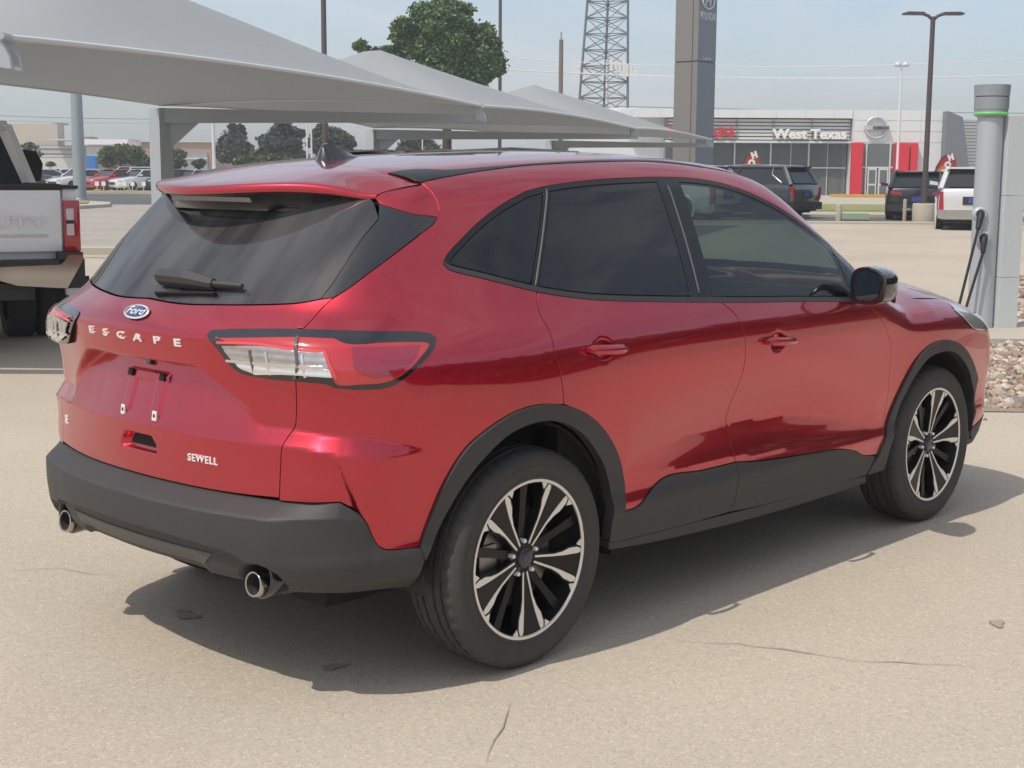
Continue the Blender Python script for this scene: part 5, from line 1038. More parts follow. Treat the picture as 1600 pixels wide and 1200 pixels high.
M_LINER = mat('wheel_liner', (0.035, 0.033, 0.032), rough=0.95)
M_GLS_D = glass_mat('privacy_glass', (0.012, 0.014, 0.016), dust_sheen=.012)
M_GLS_R = glass_mat('sky_sheen_rear_glass', (0.012, 0.014, 0.016), dust_sheen=.15)  # painted streaks brighten the glass in place of the sky reflection
M_GLS_F = glass_mat('tinted_front_glass', (0.22, 0.265, 0.245))
M_GLS_W = glass_mat('windscreen_glass', (0.66, 0.78, 0.74))
M_CHR = mat('chrome', (0.80, 0.80, 0.80), rough=0.08, metal=1.0)
M_MACH = mat('machined_alloy', (0.78, 0.765, 0.73), rough=0.26, metal=0.55)
M_RIMB = mat('black_wheel_paint', (0.011, 0.011, 0.012), rough=0.36, spec=.3)
M_TYRE = mat('tyre_rubber', (0.055, 0.051, 0.047), rough=0.78, noise=0.25, nscale=14, bump=0.12, bscale=160)
M_DISC = mat('brake_disc_steel', (0.30, 0.29, 0.28), rough=0.35, metal=0.9)
M_RLENS = mat('red_lamp_lens', (0.50, 0.012, 0.020), rough=0.10, coat=1.0, spec=0.8)
M_RLENS2 = mat('deep_red_lamp_lens', (0.30, 0.006, 0.035), rough=0.14, coat=1.0, spec=0.8)
M_CLENS = mat('clear_lamp_reflector', (0.80, 0.80, 0.81), rough=0.16, metal=0.75, coat=1.0)
M_SMOKE = mat('smoked_lens', (0.09, 0.085, 0.085), rough=0.12, coat=1.0)
M_SEAT = mat('grey_seat_cloth', (0.10, 0.105, 0.11), rough=0.9)
M_SILV = mat('bright_silver_badge', (0.84, 0.84, 0.83), rough=0.25, metal=0.35)
M_DIFF = mat('grey_diffuser_plastic', (.085, .083, .078), rough=.5)
M_BLUE = mat('blue_badge_enamel', (0.012, 0.035, 0.16), rough=0.15, coat=1.0)
M_TIN = mat('exhaust_tip_steel', (0.52, 0.49, 0.43), rough=0.2, metal=1.0)

car = empty('red_car', (0, 0, 0), 0, 'red metallic crossover with black lower cladding parked in the foreground, seen from behind', 'car')
CB = Belt(); CBLK = Belt(off=.003); CBUMP = Belt(off=0., extra=ledge, use=False)
def cp(name, i0=None, i1=None, ch=CB):
    return [ch.inv(p) for p in TR[name][i0:i1]]
def rv(l): return l[::-1]
# ---- shared outlines in the belt chart
tri = cp('tri'); tgs = cp('tg_shut'); dlt = cp('dlo_top'); dlb = cp('dlo_bot'); rdf = cp('rd_f'); rdr = cp('rd_r'); fdf = cp('fd_f'); cltop = cp('clad_top'); clline = cp('clad_line')
aro = cp('arch_o'); ari = cp('arch_i'); arb = cp('arch_rb'); fao = cp('farch_o'); fai = cp('farch_i'); btop = cp('bump_top'); rbot = cp('rock_bot'); bbot = cp('bump_bot')
tgb = cp('tailgate_side')                # tailgate edge below the lamp
LAMP = loop([cp('lamp', 0, 5), cp('lamp', 4, 6)+cp('lamp', 6, 7), cp('lamp', 6, 9), cp('lamp', 8, 13), cp('lamp', 12, 15), cp('lamp', 14, 18)+cp('lamp', 18, 19)+cp('lamp', 0, 1)], .012)
zlip = btop[5][1]
# ---- tailgate (one piece across the car)
gb = cp('glass_bot_r')                   # glass bottom edge from the centre line to the corner
zc = gb[0][1]
right_edge = [gb[-1]]+tgs[4:7]
tg_r = [gb, [gb[-1], tgs[4], tgs[5], tgs[6]], tgs[6:9], tgs[8:11], tgs[10:13]+[tgs[13]], [tgs[13], (.40, .634), (0, .634)]]
mir = lambda seg: [(-a, b) for a, b in seg][::-1]
TG = loop(tg_r+[mir(s) for s in tg_r[::-1]], .012)
tailgate = panel('tailgate', TG, CB, .0085, M_RED, car, ay=.8)
# ---- rear window and gloss black fins
gtop = 1.475
gr = cp('glass_right')
RW = loop([gb, [gb[-1], gr[2]], [gr[2], gr[1], gr[0]], [gr[0], (gr[0][0]-.05, gtop+.012), (.6, gtop+.02), (0, gtop+.025)],
           [(0, gtop+.025), (-.6, gtop+.02), (-gr[0][0]+.05, gtop+.012), (-gr[0][0], gr[0][1])], mir(gr)[0:3], [(-gr[2][0], gr[2][1]), (-gb[-1][0], gb[-1][1])], mir(gb)], .03)
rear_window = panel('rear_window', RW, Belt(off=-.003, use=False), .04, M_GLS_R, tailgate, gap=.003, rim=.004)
FIN = loop([[tri[0], tri[1]], [tri[1], tri[2], tri[3], tri[4]], [tri[4], tgs[1], tgs[2], tgs[3], tgs[4]], [tgs[4], gb[-1]], [gb[-1], gr[2]], [gr[2], gr[1], gr[0]], [gr[0], tri[0]]], .02)
panel('window_fin', FIN, CB, .02, M_GBLK, [tailgate, tailgate], sides=(1, -1))
# ---- quarter panel, doors, fender
tip = dlb[0]
QP = loop([[tri[4], tgs[1], tgs[2], tgs[3], tgs[4]], [tgs[4], tgs[5], tgs[6]], tgs[6:9], tgs[8:11], tgs[10:14], [tgs[13], btop[6]], btop[6:9], btop[8:10]+btop[10:11], btop[10:14], aro[0:8],
           [aro[7], rdr[-1]], rv(rdr), rv(dlb[0:4]), [dlb[0], dlt[0]], [dlt[0], tri[4]]], .016)
quarter = panel('quarter_panel', QP, CB, .0088, M_RED, [car, car], sides=(1, -1), noedge=(dlt[0], tri[4]))
RD = loop([[rdr[0]]+dlb[4:7]+[rdf[0]], rdf[0:7], [rdf[6], rdf[7]], [rdf[7], cltop[4]], rv(cltop[0:5]), rv(aro[8:14]), [aro[8], rdr[-1]], rv(rdr)], .018)
rear_door = panel('rear_door', RD, CB, .018, M_RED, [car, car], sides=(1, -1), ay=.7)
FD = loop([[rdf[0]]+dlb[7:10]+[fdf[0]], fdf, [fdf[-1]]+rv(cltop[5:10]), [cltop[5], rdf[7]], [rdf[7], rdf[6]], rv(rdf[0:7])], .018)
front_door = panel('front_door', FD, CB, .018, M_RED, [car, car], sides=(1, -1), ay=.7)
hood_e = [(x, -.80+.055*max(0, x-2.6)**2) for x in (2.06, 2.3, 2.6, 2.9, 3.15)]
TOPC = Top()
def toP(x, y): return tuple(TOPC.raw(np.array([x]), np.array([y]))[0])
hb = [CB.inv(toP(x, y)) for x, y in hood_e]
sF = lambda x: S2+x-CX
FE = loop([[fdf[0], hb[0]], hb, [hb[-1], (sF(3.10), .93), (sF(3.04), .86), (fao[7][0]+.02, fao[7][1]+.02)], rv(fao[0:8]), [fao[0], fdf[-1]], rv(fdf)], .02)
fender = panel('front_fender', FE, CB, .02, M_RED, [car, car], sides=(1, -1), gap=.0014)
FBf = [(sF(3.04), .86), (sF(3.10), .90), (S3+.20, .86), (S3+.5, .80), (S4+.1, .80), (SMAX, .80)]
fb_r = [FBf, ]
m2 = lambda seg: [(2*SMAX-a, b) for a, b in seg][::-1]
bot_f = [(SMAX, .30), (S4, .30), (S3+.3, .30), (fao[-1][0], .33)]
FB = loop([FBf, m2(FBf), m2([bot_f[0], bot_f[1], bot_f[2], bot_f[3]])[::1] if False else [(2*SMAX-a, b) for a, b in rv(bot_f)], bot_f, rv(fao[7:])+[(fao[7][0]+.02, fao[7][1]+.02)], [(fao[7][0]+.02, fao[7][1]+.02), FBf[0]]], .03)
front_bumper = panel('front_bumper', FB, CB, .035, M_RED, car)
hl_ = cp('headl'); HL = loop([hl_[0:3], [hl_[2], (S3+.25, .925), (S3+.50, .905)], [(S3+.50, .905), (S3+.50, .85)], [(S3+.50, .85), (S3+.20, .845), hl_[4]], [hl_[4], hl_[5]], hl_[5:]+[hl_[0]]], .012)
panel('headlight', HL, Belt(off=.006, use=False), .02, M_CLENS, [car, car], sides=(1, -1))
GR = loop([[(S3+.60, .78), (SMAX, .80), (2*SMAX-S3-.60, .78)], [(2*SMAX-S3-.60, .78), (2*SMAX-S3-.75, .58)], [(2*SMAX-S3-.75, .58), (SMAX, .56), (S3+.75, .58)], [(S3+.75, .58), (S3+.60, .78)]], .03)
panel('grille', GR, Belt(off=.006, use=False), .04, M_GBLK, car)
LI = loop([[(S3+.50, .44), (2*SMAX-S3-.50, .44)], [(2*SMAX-S3-.50, .44), (2*SMAX-S3-.12, .36)], [(2*SMAX-S3-.12, .36), (2*SMAX-S3-.12, .29)], [(2*SMAX-S3-.12, .29), (S3+.12, .29)], [(S3+.12, .29), (S3+.12, .36)], [(S3+.12, .36), (S3+.50, .44)]], .03)
panel('front_lower_trim', LI, Belt(off=.005, use=False), .04, M_BLK, car)
# ---- black mouldings: rear bumper, arches, door cladding, sills
bmr = [[(0, .634), (.40, .634), (btop[6][0], btop[6][1])], btop[6:9], [btop[8], btop[9], btop[10]], btop[10:14], [btop[13], aro[0]], [aro[0], arb[0]], arb, [arb[-1], bbot[-1]], rv(bbot[4:]), rv(cp('bump_bot_c'))]
BM = loop(bmr+[mir(s) for s in bmr[::-1]], .014)
rear_bumper = panel('rear_bumper', BM, CBUMP, .0095, M_BLK, car, rim=.05, ay=.8)
CARCH = Belt(off=.010, use=True)
AR = loop([aro, [aro[-1], ari[-1]], rv(ari), [ari[0], arb[0]], [arb[0], aro[0]]], .016)
panel('wheel_arch_moulding', AR, CARCH, .02, M_BLK, [car, car], sides=(1, -1), rim=.04, gap=.002)
low_o = [(sF(2.135), .30), (sF(2.165), .345)]
FA = loop([[low_o[0], low_o[1], fdf[-1]], [fdf[-1]]+fao, [fao[-1], (fao[-1][0]-.01, .34)], [(fao[-1][0]-.01, .34), (fai[-1][0], .335)], [(fai[-1][0], .335)]+rv(fai), [fai[0], (sF(2.305), .45), (sF(2.275), .30)], [(sF(2.275), .30), low_o[0]]], .016)
panel('wheel_arch_moulding', FA, CARCH, .02, M_BLK, [car, car], sides=(1, -1), rim=.04, gap=.002)
CCL = Belt(off=.006, use=True)
c1 = [rdf[7], rdf[8], rdf[9], rdf[10]]
RC = loop([cltop[0:5], [cltop[4], rdf[7]], c1, [c1[-1], clline[1], clline[0]], [clline[0], aro[14], cltop[0]]], .016)
panel('door_cladding', RC, CCL, .02, M_BLK, list(rear_door), sides=(1, -1), rim=.02)
FC = loop([[rdf[7]]+cltop[5:10]+[cltop[10]], [cltop[10], (sF(2.16), .345), (sF(2.13), .30)], [(sF(2.13), .302), clline[3], clline[2], c1[-1]], rv(c1)], .016)
panel('door_cladding', FC, CCL, .02, M_BLK, list(front_door), sides=(1, -1), rim=.02)
SI = loop([[aro[-1], clline[0]]+clline[1:]+[(sF(2.13), .296)], [(sF(2.13), .296), (sF(2.16), .262)], [(sF(2.16), .262)]+rv(rbot), [rbot[0], ari[-1]], [ari[-1], aro[-1]]], .02)
panel('sill_moulding', SI, Belt(off=.004, use=True), .03, M_BLK, [car, car], sides=(1, -1), rim=.05)
# ---- side windows: one black frame with cut-outs, three panes a side
DLO = loop([dlt[0:6], dlt[5:], [dlt[-1], dlb[-1]], rv(dlb), [dlb[0], dlt[0]]], .02)
IN = inset(DLO, .021)
qt = cp('qtr'); bp = cp('bpil')
ext = lambda a, b, k=.2: ((a[0]+(a[0]-b[0])*k, a[1]+(a[1]-b[1])*k), (b[0]+(b[0]-a[0])*k, b[1]+(b[1]-a[1])*k))
def sh(l, d): return [(a+d, b) for a, b in l]
q0, q1 = ext(*sh([qt[0], qt[-1]], 0)); b0, b1 = ext(*[bp[0], bp[-1]])
G1 = halfplane(IN, sh([q0], -.016)[0], sh([q1], -.016)[0]); G1 = G1 if G1[:, 0].mean() < qt[1][0] else halfplane(IN, sh([q1], -.016)[0], sh([q0], -.016)[0])
def between(P, l0, l1, r0, r1):
    A = halfplane(P, l0, l1); A = A if A[:, 0].mean() > .5*(l0[0]+l1[0]) else halfplane(P, l1, l0)
    B = halfplane(A, r0, r1); return B if B[:, 0].mean() < .5*(r0[0]+r1[0]) else halfplane(A, r1, r0)
G2 = between(IN, *sh([q0, q1], .022), *sh([b0, b1], -.055))
f0, f1 = (sF(1.86), 1.40), (sF(2.02), 1.0)
G3 = between(IN, *sh([b0, b1], .085), *[(sF(1.905), 1.6), (sF(1.905), .9)])
CGF = Belt(off=-.002, use=False)
frames = panel('window_frame', DLO, CGF, .03, M_TRIM, [car, car], gap=.002, holes=(inset(G1, -.002), inset(G2, -.002), inset(G3, -.002)), sides=(1, -1))
for P, mm, par in ((G1, M_GLS_D, quarter), (G2, M_GLS_D, rear_door), (G3, M_GLS_F, front_door)):
    panel('side_window', P, Belt(off=-.004, use=False), .04, mm, list(par), gap=.0005, rim=.004, sides=(1, -1))
strip = loop([dlb, [dlb[-1], (dlb[-1][0], dlb[-1][1]+.016)], [(a, b+.016) for a, b in rv(dlb)], [(dlb[0][0], dlb[0][1]+.016), dlb[0]]], .02)
panel('belt_moulding', strip, Belt(off=.004, use=False), .03, M_BLK, [car, car], sides=(1, -1), rim=.006, gap=.001)
for ln in (qt, bp):  # pale strips painted as the highlight along the window gaps
    l0, l1 = ln[0], ln[-1]
    bar = loop([[l0, l1], [l1, (l1[0]+.0045, l1[1])], [(l1[0]+.0045, l1[1]), (l0[0]+.0045, l0[1])], [(l0[0]+.0045, l0[1]), l0]], .02)
    panel('door_gap_highlight', bar, Belt(off=.001, use=False), .02, mat('gap_highlight_grey', (.13, .135, .14), rough=.3), [car, car], sides=(1, -1), rim=.004, gap=.0)
# ---- roof rails (polar chart), roof, dark roof strips, windscreen, hood
PO = Polar()
st_o = [PO.inv(p) for p in TR['strip_out']]; st_i = [p for p in TR['strip_in']]
sps = [PO.inv(p) for p in TR['spoil_shut']]; pdl = [PO.inv(p) for p in TR['dlo_top']]; ptri = [PO.inv(p) for p in TR['tri']]
ap = [PO.inv(toP(x, y)) for x, y in ((1.60, -.625), (1.80, -.685), (1.98, -.735), (2.16, -.785))]
pdlb = PO.inv(TR['dlo_bot'][-1]); pfd = PO.inv(TR['fd_f'][0]); ph = PO.inv(toP(2.06, -.80))
RR = loop([sps, [sps[-1], ptri[3], ptri[4]], [ptri[4], pdl[0]], pdl[0:6], pdl[5:], [pdl[-1], pdlb], [pdlb, pfd], [pfd, ph], [ph, ap[3]], rv(ap), [ap[0]]+rv(st_o), [st_o[0], sps[0]]], .016)
panel('roof_rail', RR, PO, .02, M_RED, [car, car], sides=(1, -1), gap=.0012, noedge=(ptri[4], pdl[0]))
so = [(p[0], -abs(p[1])) for p in TR['strip_out']]; si = [(p[0], p[1]) for p in st_i]
STp = loop([so, [so[-1], si[-1]], rv(si), [si[0], so[0]]], .016)
panel('roof_strip', STp, Top(off=.0025), .03, M_TRIM, [car, car], sides=(1, -1), rim=.005, gap=.001)
seam = [(p[0], p[1]) for p in TR['roof_seam']]                   # roof / spoiler joint, centre to right
my = lambda l: [(a, -b) for a, b in l][::-1]
ws_t = [(1.60, -.625), (1.70, -.35), (1.73, 0)]
RF = loop([[seam[-1], si[0]], si, [si[-1], (1.60, -.625)], ws_t, my(ws_t), my([si[-1], (1.60, -.625)]), my(si), my([seam[-1], si[0]]), my(seam), seam], .03)
roof = panel('roof_panel', RF, Top(), .05, M_RED, car)
ws_b = [(2.16, -.785), (2.36, -.45), (2.43, 0)]
WS = loop([ws_t, my(ws_t), [(1.60, .625), (1.80, .685), (1.98, .735), (2.16, .785)], my(ws_b), ws_b[::-1], [(2.16, -.785), (1.98, -.735), (1.80, -.685), (1.60, -.625)]], .04)
panel('windscreen', WS, Top(off=-.003), .06, M_GLS_W, car, rim=.004)
HD = loop([[(2.06, -.80), (2.16, -.785)], ws_b, my(ws_b), my([(2.06, -.80), (2.16, -.785)]), my(hood_e)[::1][::-1] if False else [(x, -y) for x, y in hood_e], [(3.15, -hood_e[-1][1]), (3.36, .40), (3.40, 0), (3.36, -.40), (3.15, hood_e[-1][1])], hood_e[::-1]], .04)
hood_fn = lambda x, y: .012*np.exp(-((np.abs(y)-.42-.05*(3.4-x))/.05)**2)*sstep(2.3, 2.6, x)*(1-sstep(3.0, 3.3, x))
panel('hood', HD, Top(fn=hood_fn), .05, M_RED, car, gap=.0004)
# ---- spoiler
def spoiler():
    rows = []; ss = np.array([p[1] for p in seam][::-1]); sx = np.array([p[0] for p in seam][::-1]); ss = np.append(ss, TR['strip_out'][0][1]); sx = np.append(sx, TR['strip_out'][0][0]); o = np.argsort(ss); ss, sx = ss[o], sx[o]
    ex_ = [-.70, -.358, -.333, -.277, -.219]; ey_ = [.563, .563, .569, .594, .613]
    for v in np.linspace(-1, 1, 49):
        a0 = abs(v)*.563; xe = -.655+.93*a0*a0; xs0 = np.interp(-abs(v)*.61, ss, sx)+.002; X = np.linspace(xs0, xe+.02, 9); Yv = v*np.interp(X, ex_, ey_); row = []
        zb0 = TOPC.raw(np.array([xs0]), np.array([-abs(Yv[0])]))[0, 2]; dz = zb0-(ZT(xs0)-.06*Yv[0]**2-.30*max(0, abs(Yv[0])-.38)**2)
        for x, y in zip(X, Yv):
            w_ = abs(v)**np.interp(x, [-.36, -.25], [6, 14]); z_ = ZT(x)-.06*y*y-.30*max(0, abs(y)-.38)**2+dz*(1-.55*(xs0-x)/max(.05, xs0-xe)); zr_ = np.interp(x, [-.40, -.358, -.333, -.277, -.219], [1.494, 1.5035, 1.5145, 1.5285, 1.5385])
            row.append((x, y, z_*(1-w_)+zr_*w_))
        y = Yv[-1]; zt = row[-1][2]; th = .034*(1-.3*sstep(.40, .56, abs(y)))
        row += [(xe+.006, y, zt-.004), (xe, y, zt-.010), (xe+.001, y, zt-th+.006), (xe+.008, y, zt-th)]
        zg = 1.452; xg = max(XR(zg)+XK(zg)*y*y-.02, xe+.06); zc_ = zt-th+.004
        row += [(xe+.02, y, zt-th-.001), (xe+.04, y, zc_), (xg-.03, y, zc_+.004), (xg-.008, y, zc_-.006), (xg+.012, y, zg)]
        rows.append(row)
    mb = MB(); n = len(rows[0]); vs = [p for r in rows for p in r]
    fs = [(i*n+k, i*n+k+1, (i+1)*n+k+1, (i+1)*n+k) for i in range(len(rows)-1) for k in range(n-1)]
    mb.add(vs, [f for f in fs if f[0] % n < 11], 0, True); mb.add(vs, [f for f in fs if f[0] % n >= 11], 1, True)
    for r, fl in ((rows[0], 1), (rows[-1], 0)): k = len(r); f = tuple(range(8, k)); mb.add(r, [f if fl else f[::-1]], 0)
    return mb.build('spoiler', [M_RED, M_GBLK], car, auto=math.radians(50))
spo = spoiler()
SPS = loop([[tri[0], tri[1]], [tri[1], tri[2]], rv(cp('spoil_shut')), [cp('spoil_shut')[0], CB.inv(TR['spoil_ridge'][0])], [CB.inv(p) for p in TR['spoil_ridge']], [CB.inv(TR['spoil_ridge'][-1]), tri[0]]], .014)
panel('spoiler_side', SPS, CB, .016, M_RED, [spo, spo], sides=(1, -1), gap=.001)
mb = MB(); mb.prism([(-.22, -.007), (.22, -.007), (.21, .007), (-.21, .007)], (XR(1.452)-.034, 0, 1.486), (0, 1, 0), (0, 0, 1), (-.004, 0, 0)); mb.build('high_brake_lamp', mat('brake_lamp_grey', (.20, .18, .18), rough=.15, coat=1), spo)

M_GUIDE = mat('bright_red_light_guide', (.72, .06, .06), rough=.2, coat=1.0)
M_CLENS2 = mat('grey_lamp_chamber', (.48, .46, .46), rough=.2, metal=.6, coat=1.0, noise=.4, nscale=40)
# ---- tail lamps
for sd in (1, -1):
    lamp = panel('tail_lamp', LAMP, Belt(off=.005, use=False), .016, M_GBLK, car, sides=(sd,), gap=.001, rim=.02)
    inn = inset(LAMP, .007)
    lc = cp('lampclear'); clear = loop([lc[0:4], [lc[3], lc[4]], lc[4:7], [lc[6], lc[7], lc[0]]], .010)
    lr = cp('lampred'); red = loop([lr[0:3], lr[2:6], lr[5:11], lr[10:14]+[lr[0]]], .010)
    panel('red_lens', red, Belt(off=.0085, use=False), .012, M_RLENS, lamp, sides=(sd,), rim=.006)
    li = cp('lampin'); panel('inner_lens', loop([li[0:2], li[1:5], li[4:]+[li[0]]], .01), Belt(off=.0100, use=False), .014, M_RLENS2, lamp, sides=(sd,), rim=.002)
    ribs = lambda s, z: .0007*np.sin((z+.02*s)*2*np.pi/.020)+.0012*np.sin(s*2*np.pi/.055)+.004*(z < 1.030)*(1.030-z)/.03
    panel('clear_lens', halfplane(clear, (0, 1.030), (1, 1.030)), Belt(off=.0125, use=False, extra=ribs), .0055, M_CLENS2, lamp, sides=(sd,), rim=.004, gap=.0005)
    panel('reversing_lens', halfplane(clear, (1, 1.0285), (0, 1.0285)), Belt(off=.0125, use=False, extra=ribs), .0055, M_CLENS, lamp, sides=(sd,), rim=.004, gap=.0005)
    panel('lens_rail', loop([[(.45, 1.034), (.77, 1.036)], [(.77, 1.036), (.77, 1.030)], [(.77, 1.030), (.45, 1.028)], [(.45, 1.028), (.45, 1.034)]], .01), Belt(off=.0145, use=False), .012, M_CHR, lamp, sides=(sd,), rim=.003, gap=.0)
    gl_ = [(.415, 1.079), (.566, 1.0855), (.669, 1.0785), (.766, 1.0745), (.800, 1.00)]; panel('light_guide', loop([gl_[0:4], [gl_[3], gl_[4]], [gl_[4], (gl_[4][0]+.009, gl_[4][1])], [(gl_[4][0]+.009, gl_[4][1]), (gl_[3][0]+.007, gl_[3][1]+.006)], [(a, b+.006) for a, b in rv(gl_[0:4])], [(gl_[0][0], gl_[0][1]+.006), gl_[0]]], .01), Belt(off=.0115, use=False), .012, M_GUIDE, lamp, sides=(sd,), rim=.002, gap=.0)
    for q_ in (.545, .60, .715): panel('lens_rib', loop([[(q_, 1.002), (q_+.006, 1.002)], [(q_+.006, 1.002), (q_-.004, 1.068)], [(q_-.004, 1.068), (q_-.010, 1.068)], [(q_-.010, 1.068), (q_, 1.002)]], .01), Belt(off=.0150, use=False), .012, M_SMOKE if q_ < .6 else M_CHR, lamp, sides=(sd,), rim=.002, gap=.0)
    sx = cp('lampsplit'); bar = loop([sx, [sx[-1], (sx[-1][0]+.012, sx[-1][1])], [(a+.012, b) for a, b in rv(sx)], [(sx[0][0]+.012, sx[0][1]), sx[0]]], .01)
    panel('lens_divider', bar, Belt(off=.0145, use=False), .012, M_SMOKE, lamp, sides=(sd,), rim=.003)
# ---- badges, plate bolts, wiper, grip
def on(s, z, ch=CB, out=.0):
    p = ch.raw(np.array([s]), np.array([z]))[0]; n = normals(ch, np.array([s]), np.array([z]))[0]
    q = ch.raw(np.array([s+.004]), np.array([z]))[0]
    if n.dot(np.array([-1, 0, 0])) < 0 and abs(s) < 1: n = -n
    ex = q-p; ex /= np.linalg.norm(ex); ey = np.cross(n, ex); 
    if ey[2] < 0: ey = -ey
    return p+n*out, ex, ey, n
for ch_, s_ in zip('ESCAPE', (-.251, -.153, -.055, .040, .141, .238)):
    p, ex, ey, n = on(s_, 1.067, out=.002)
    text_obj('badge_letter', ch_, M_SILV, p, ex, ey, .031, ext=.002, bold=.0010, parent=tailgate, wide=2.15)
p, ex, ey, n = on(.318, .7205, out=.002); text_obj('dealer_badge', 'SEWELL', M_SILV, p, ex, ey, .031, ext=.0015, bold=.0006, parent=tailgate, wide=1.12, spacing=1.10)
p, ex, ey, n = on(-.555, .726, out=.002); text_obj('trim_badge', 'SE', M_SILV, p, ex, ey, .040, ext=.0015, bold=.001, parent=tailgate)
p, ex, ey, n = on(0, 1.139, out=.004)
def disc_on(name, p, ex, ey, n, rx, ry, th, m, parent):
    mb = MB(); K = 40; pr = [(1.0, 0), (1.0, .6), (.96, 1.0), (.0, 1.15)]; vs = []; fs = []
    for i in range(K):
        w = 2*math.pi*i/K
        for r, h in pr: vs.append(p+ex*(rx*r*math.cos(w))+ey*(ry*r*math.sin(w))+n*(th*h))
    for i in range(K):
        j = (i+1) % K
        for q in range(3): fs.append((i*4+q, j*4+q, j*4+q+1, i*4+q+1))
    mb.add(vs, fs, 0, True); return mb.build(name, m, parent)
em = disc_on('oval_emblem', p, ex, ey, n, .066, .0270, .004, M_SILV, tailgate)
disc_on('emblem_face', p+n*.0015, ex, ey, n, .0605, .0222, .004, M_BLUE, em)
text_obj('emblem_script', 'Ford', M_SILV, p+n*.0062, ex, ey, .040, ext=.0006, bold=.0003, shear=.35, parent=em, wide=1.25)
for ys, z in ((-.089, .826), (.089, .826), (-.089, .943), (.089, .943)):
    p, ex, ey, n = on(ys, z, out=.002); mb = MB(); lo = z < .9
    w, h = (.011, .015) if lo else (.012, .012)
    mb.prism([(-w, -h), (w, -h), (w, h), (-w, h)], p, ex, ey, n*.006); mb.prism([(-.004, -.005), (.004, -.005), (.004, .005), (-.004, .005)], p+n*.006, ex, ey, n*.0015, 1)
    mb.build('plate_fixing', [M_SILV if lo else M_DARK, M_DARK], tailgate)
p, ex, ey, n = on(0, .983, out=.0); mb = MB(); mb.tube([p+n*.002, p+n*.014], .011, 12); mb.box((p[0]+.0, -.06, .992), (p[0]+.03, .06, 1.0)); mb.build('reversing_camera', M_GBLK, tailgate)
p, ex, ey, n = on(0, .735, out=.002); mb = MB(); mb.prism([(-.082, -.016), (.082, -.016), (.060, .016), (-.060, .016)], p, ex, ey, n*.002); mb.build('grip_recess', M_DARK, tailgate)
RWc = Belt(off=-.003, use=False)
def onw(s, z, out): return on(s, z, RWc, out)[0]
mb = MB()
def bar_on(mb, pts, ws, hs, out):
    ring = []
    for (s, z), w, h in zip(pts, ws, hs):
        c, ex, ey, n = on(s, z, RWc, .0); ring.append([c+ey*w*a+n*(out+h*b) for a, b in ((-1, -.2), (-1, .5), (-.6, 1), (.6, 1), (1, .5), (1, -.2))])
    k = 6; vs = [v for r in ring for v in r]; fs = [(i*k+j, i*k+(j+1) % k, (i+1)*k+(j+1) % k, (i+1)*k+j) for i in range(len(ring)-1) for j in range(k)]
    fs += [tuple(range(k))[::-1], tuple(range((len(ring)-1)*k, len(ring)*k))]; mb.add(vs, fs)
wz = TR['wiper']; wi = [RWc.inv(q) for q in wz]
bar_on(mb, [wi[0], wi[1], wi[2], wi[3]], [.008, .022, .026, .016], [.014, .034, .034, .022], .012); bar_on(mb, [wi[3], wi[4]], [.009, .007], [.016, .012], .014)
mb.build('rear_wiper', M_BLK, tailgate)
mb = MB(); bar_on(mb, [wi[5], wi[6]], [.005, .005], [.018, .016], .0); mb.build('wiper_blade', M_DARK, tailgate)
# ---- grey insert under the bumper
DI = loop([[(-.40, .452), (0, .456), (.40, .452)], [(.40, .452), (.345, .405)], [(.345, .405), (0, .405), (-.345, .405)], [(-.345, .405), (-.40, .452)]], .02)
panel('diffuser_insert', DI, Belt(off=.004, extra=ledge, use=False), .02, M_DIFF, rear_bumper, rim=.006)
# ---- door handles
for par, pts in ((rear_door, (1.772, 1.958, 1.016, 1.004)), (front_door, (2.790, 2.985, .958, .944))):
    a, b, za, zb = pts
    for q, sd in zip(par, (1, -1)):
        mb = MB(); K = 9; ring = []
        for i in range(K):
            t = i/(K-1); s = a+(b-a)*t; z = za+(zb-za)*t; c, ex, ey, n = on(s, z, CGF, 0.); c = np.array(c); n = np.array([0, -1, 0.])
            h = .015*min(1, 2.4*math.sin(math.pi*(.04+.92*t)))+.001; o = .030+.012*math.sin(math.pi*t); bk = .004 if i in (0, K-1) else o-.016
            ring.append([c+ey*h*u+n*(bk+(o-bk)*v) for u, v in ((-1, 0), (-1, .55), (-.55, 1), (.55, 1), (1, .55), (1, 0))])
        vs = [v*np.array([1, sd, 1]) for r in ring for v in r]; fs = [(i*6+j, i*6+(j+1) % 6, (i+1)*6+(j+1) % 6, (i+1)*6+j) for i in range(K-1) for j in range(6)]+[tuple(range(6))[::-1], tuple(range((K-1)*6, K*6))]
        if sd < 0: fs = [f[::-1] for f in fs]
        mb.add(vs, fs); mb.build('door_handle', M_RED, q, auto=math.radians(60))
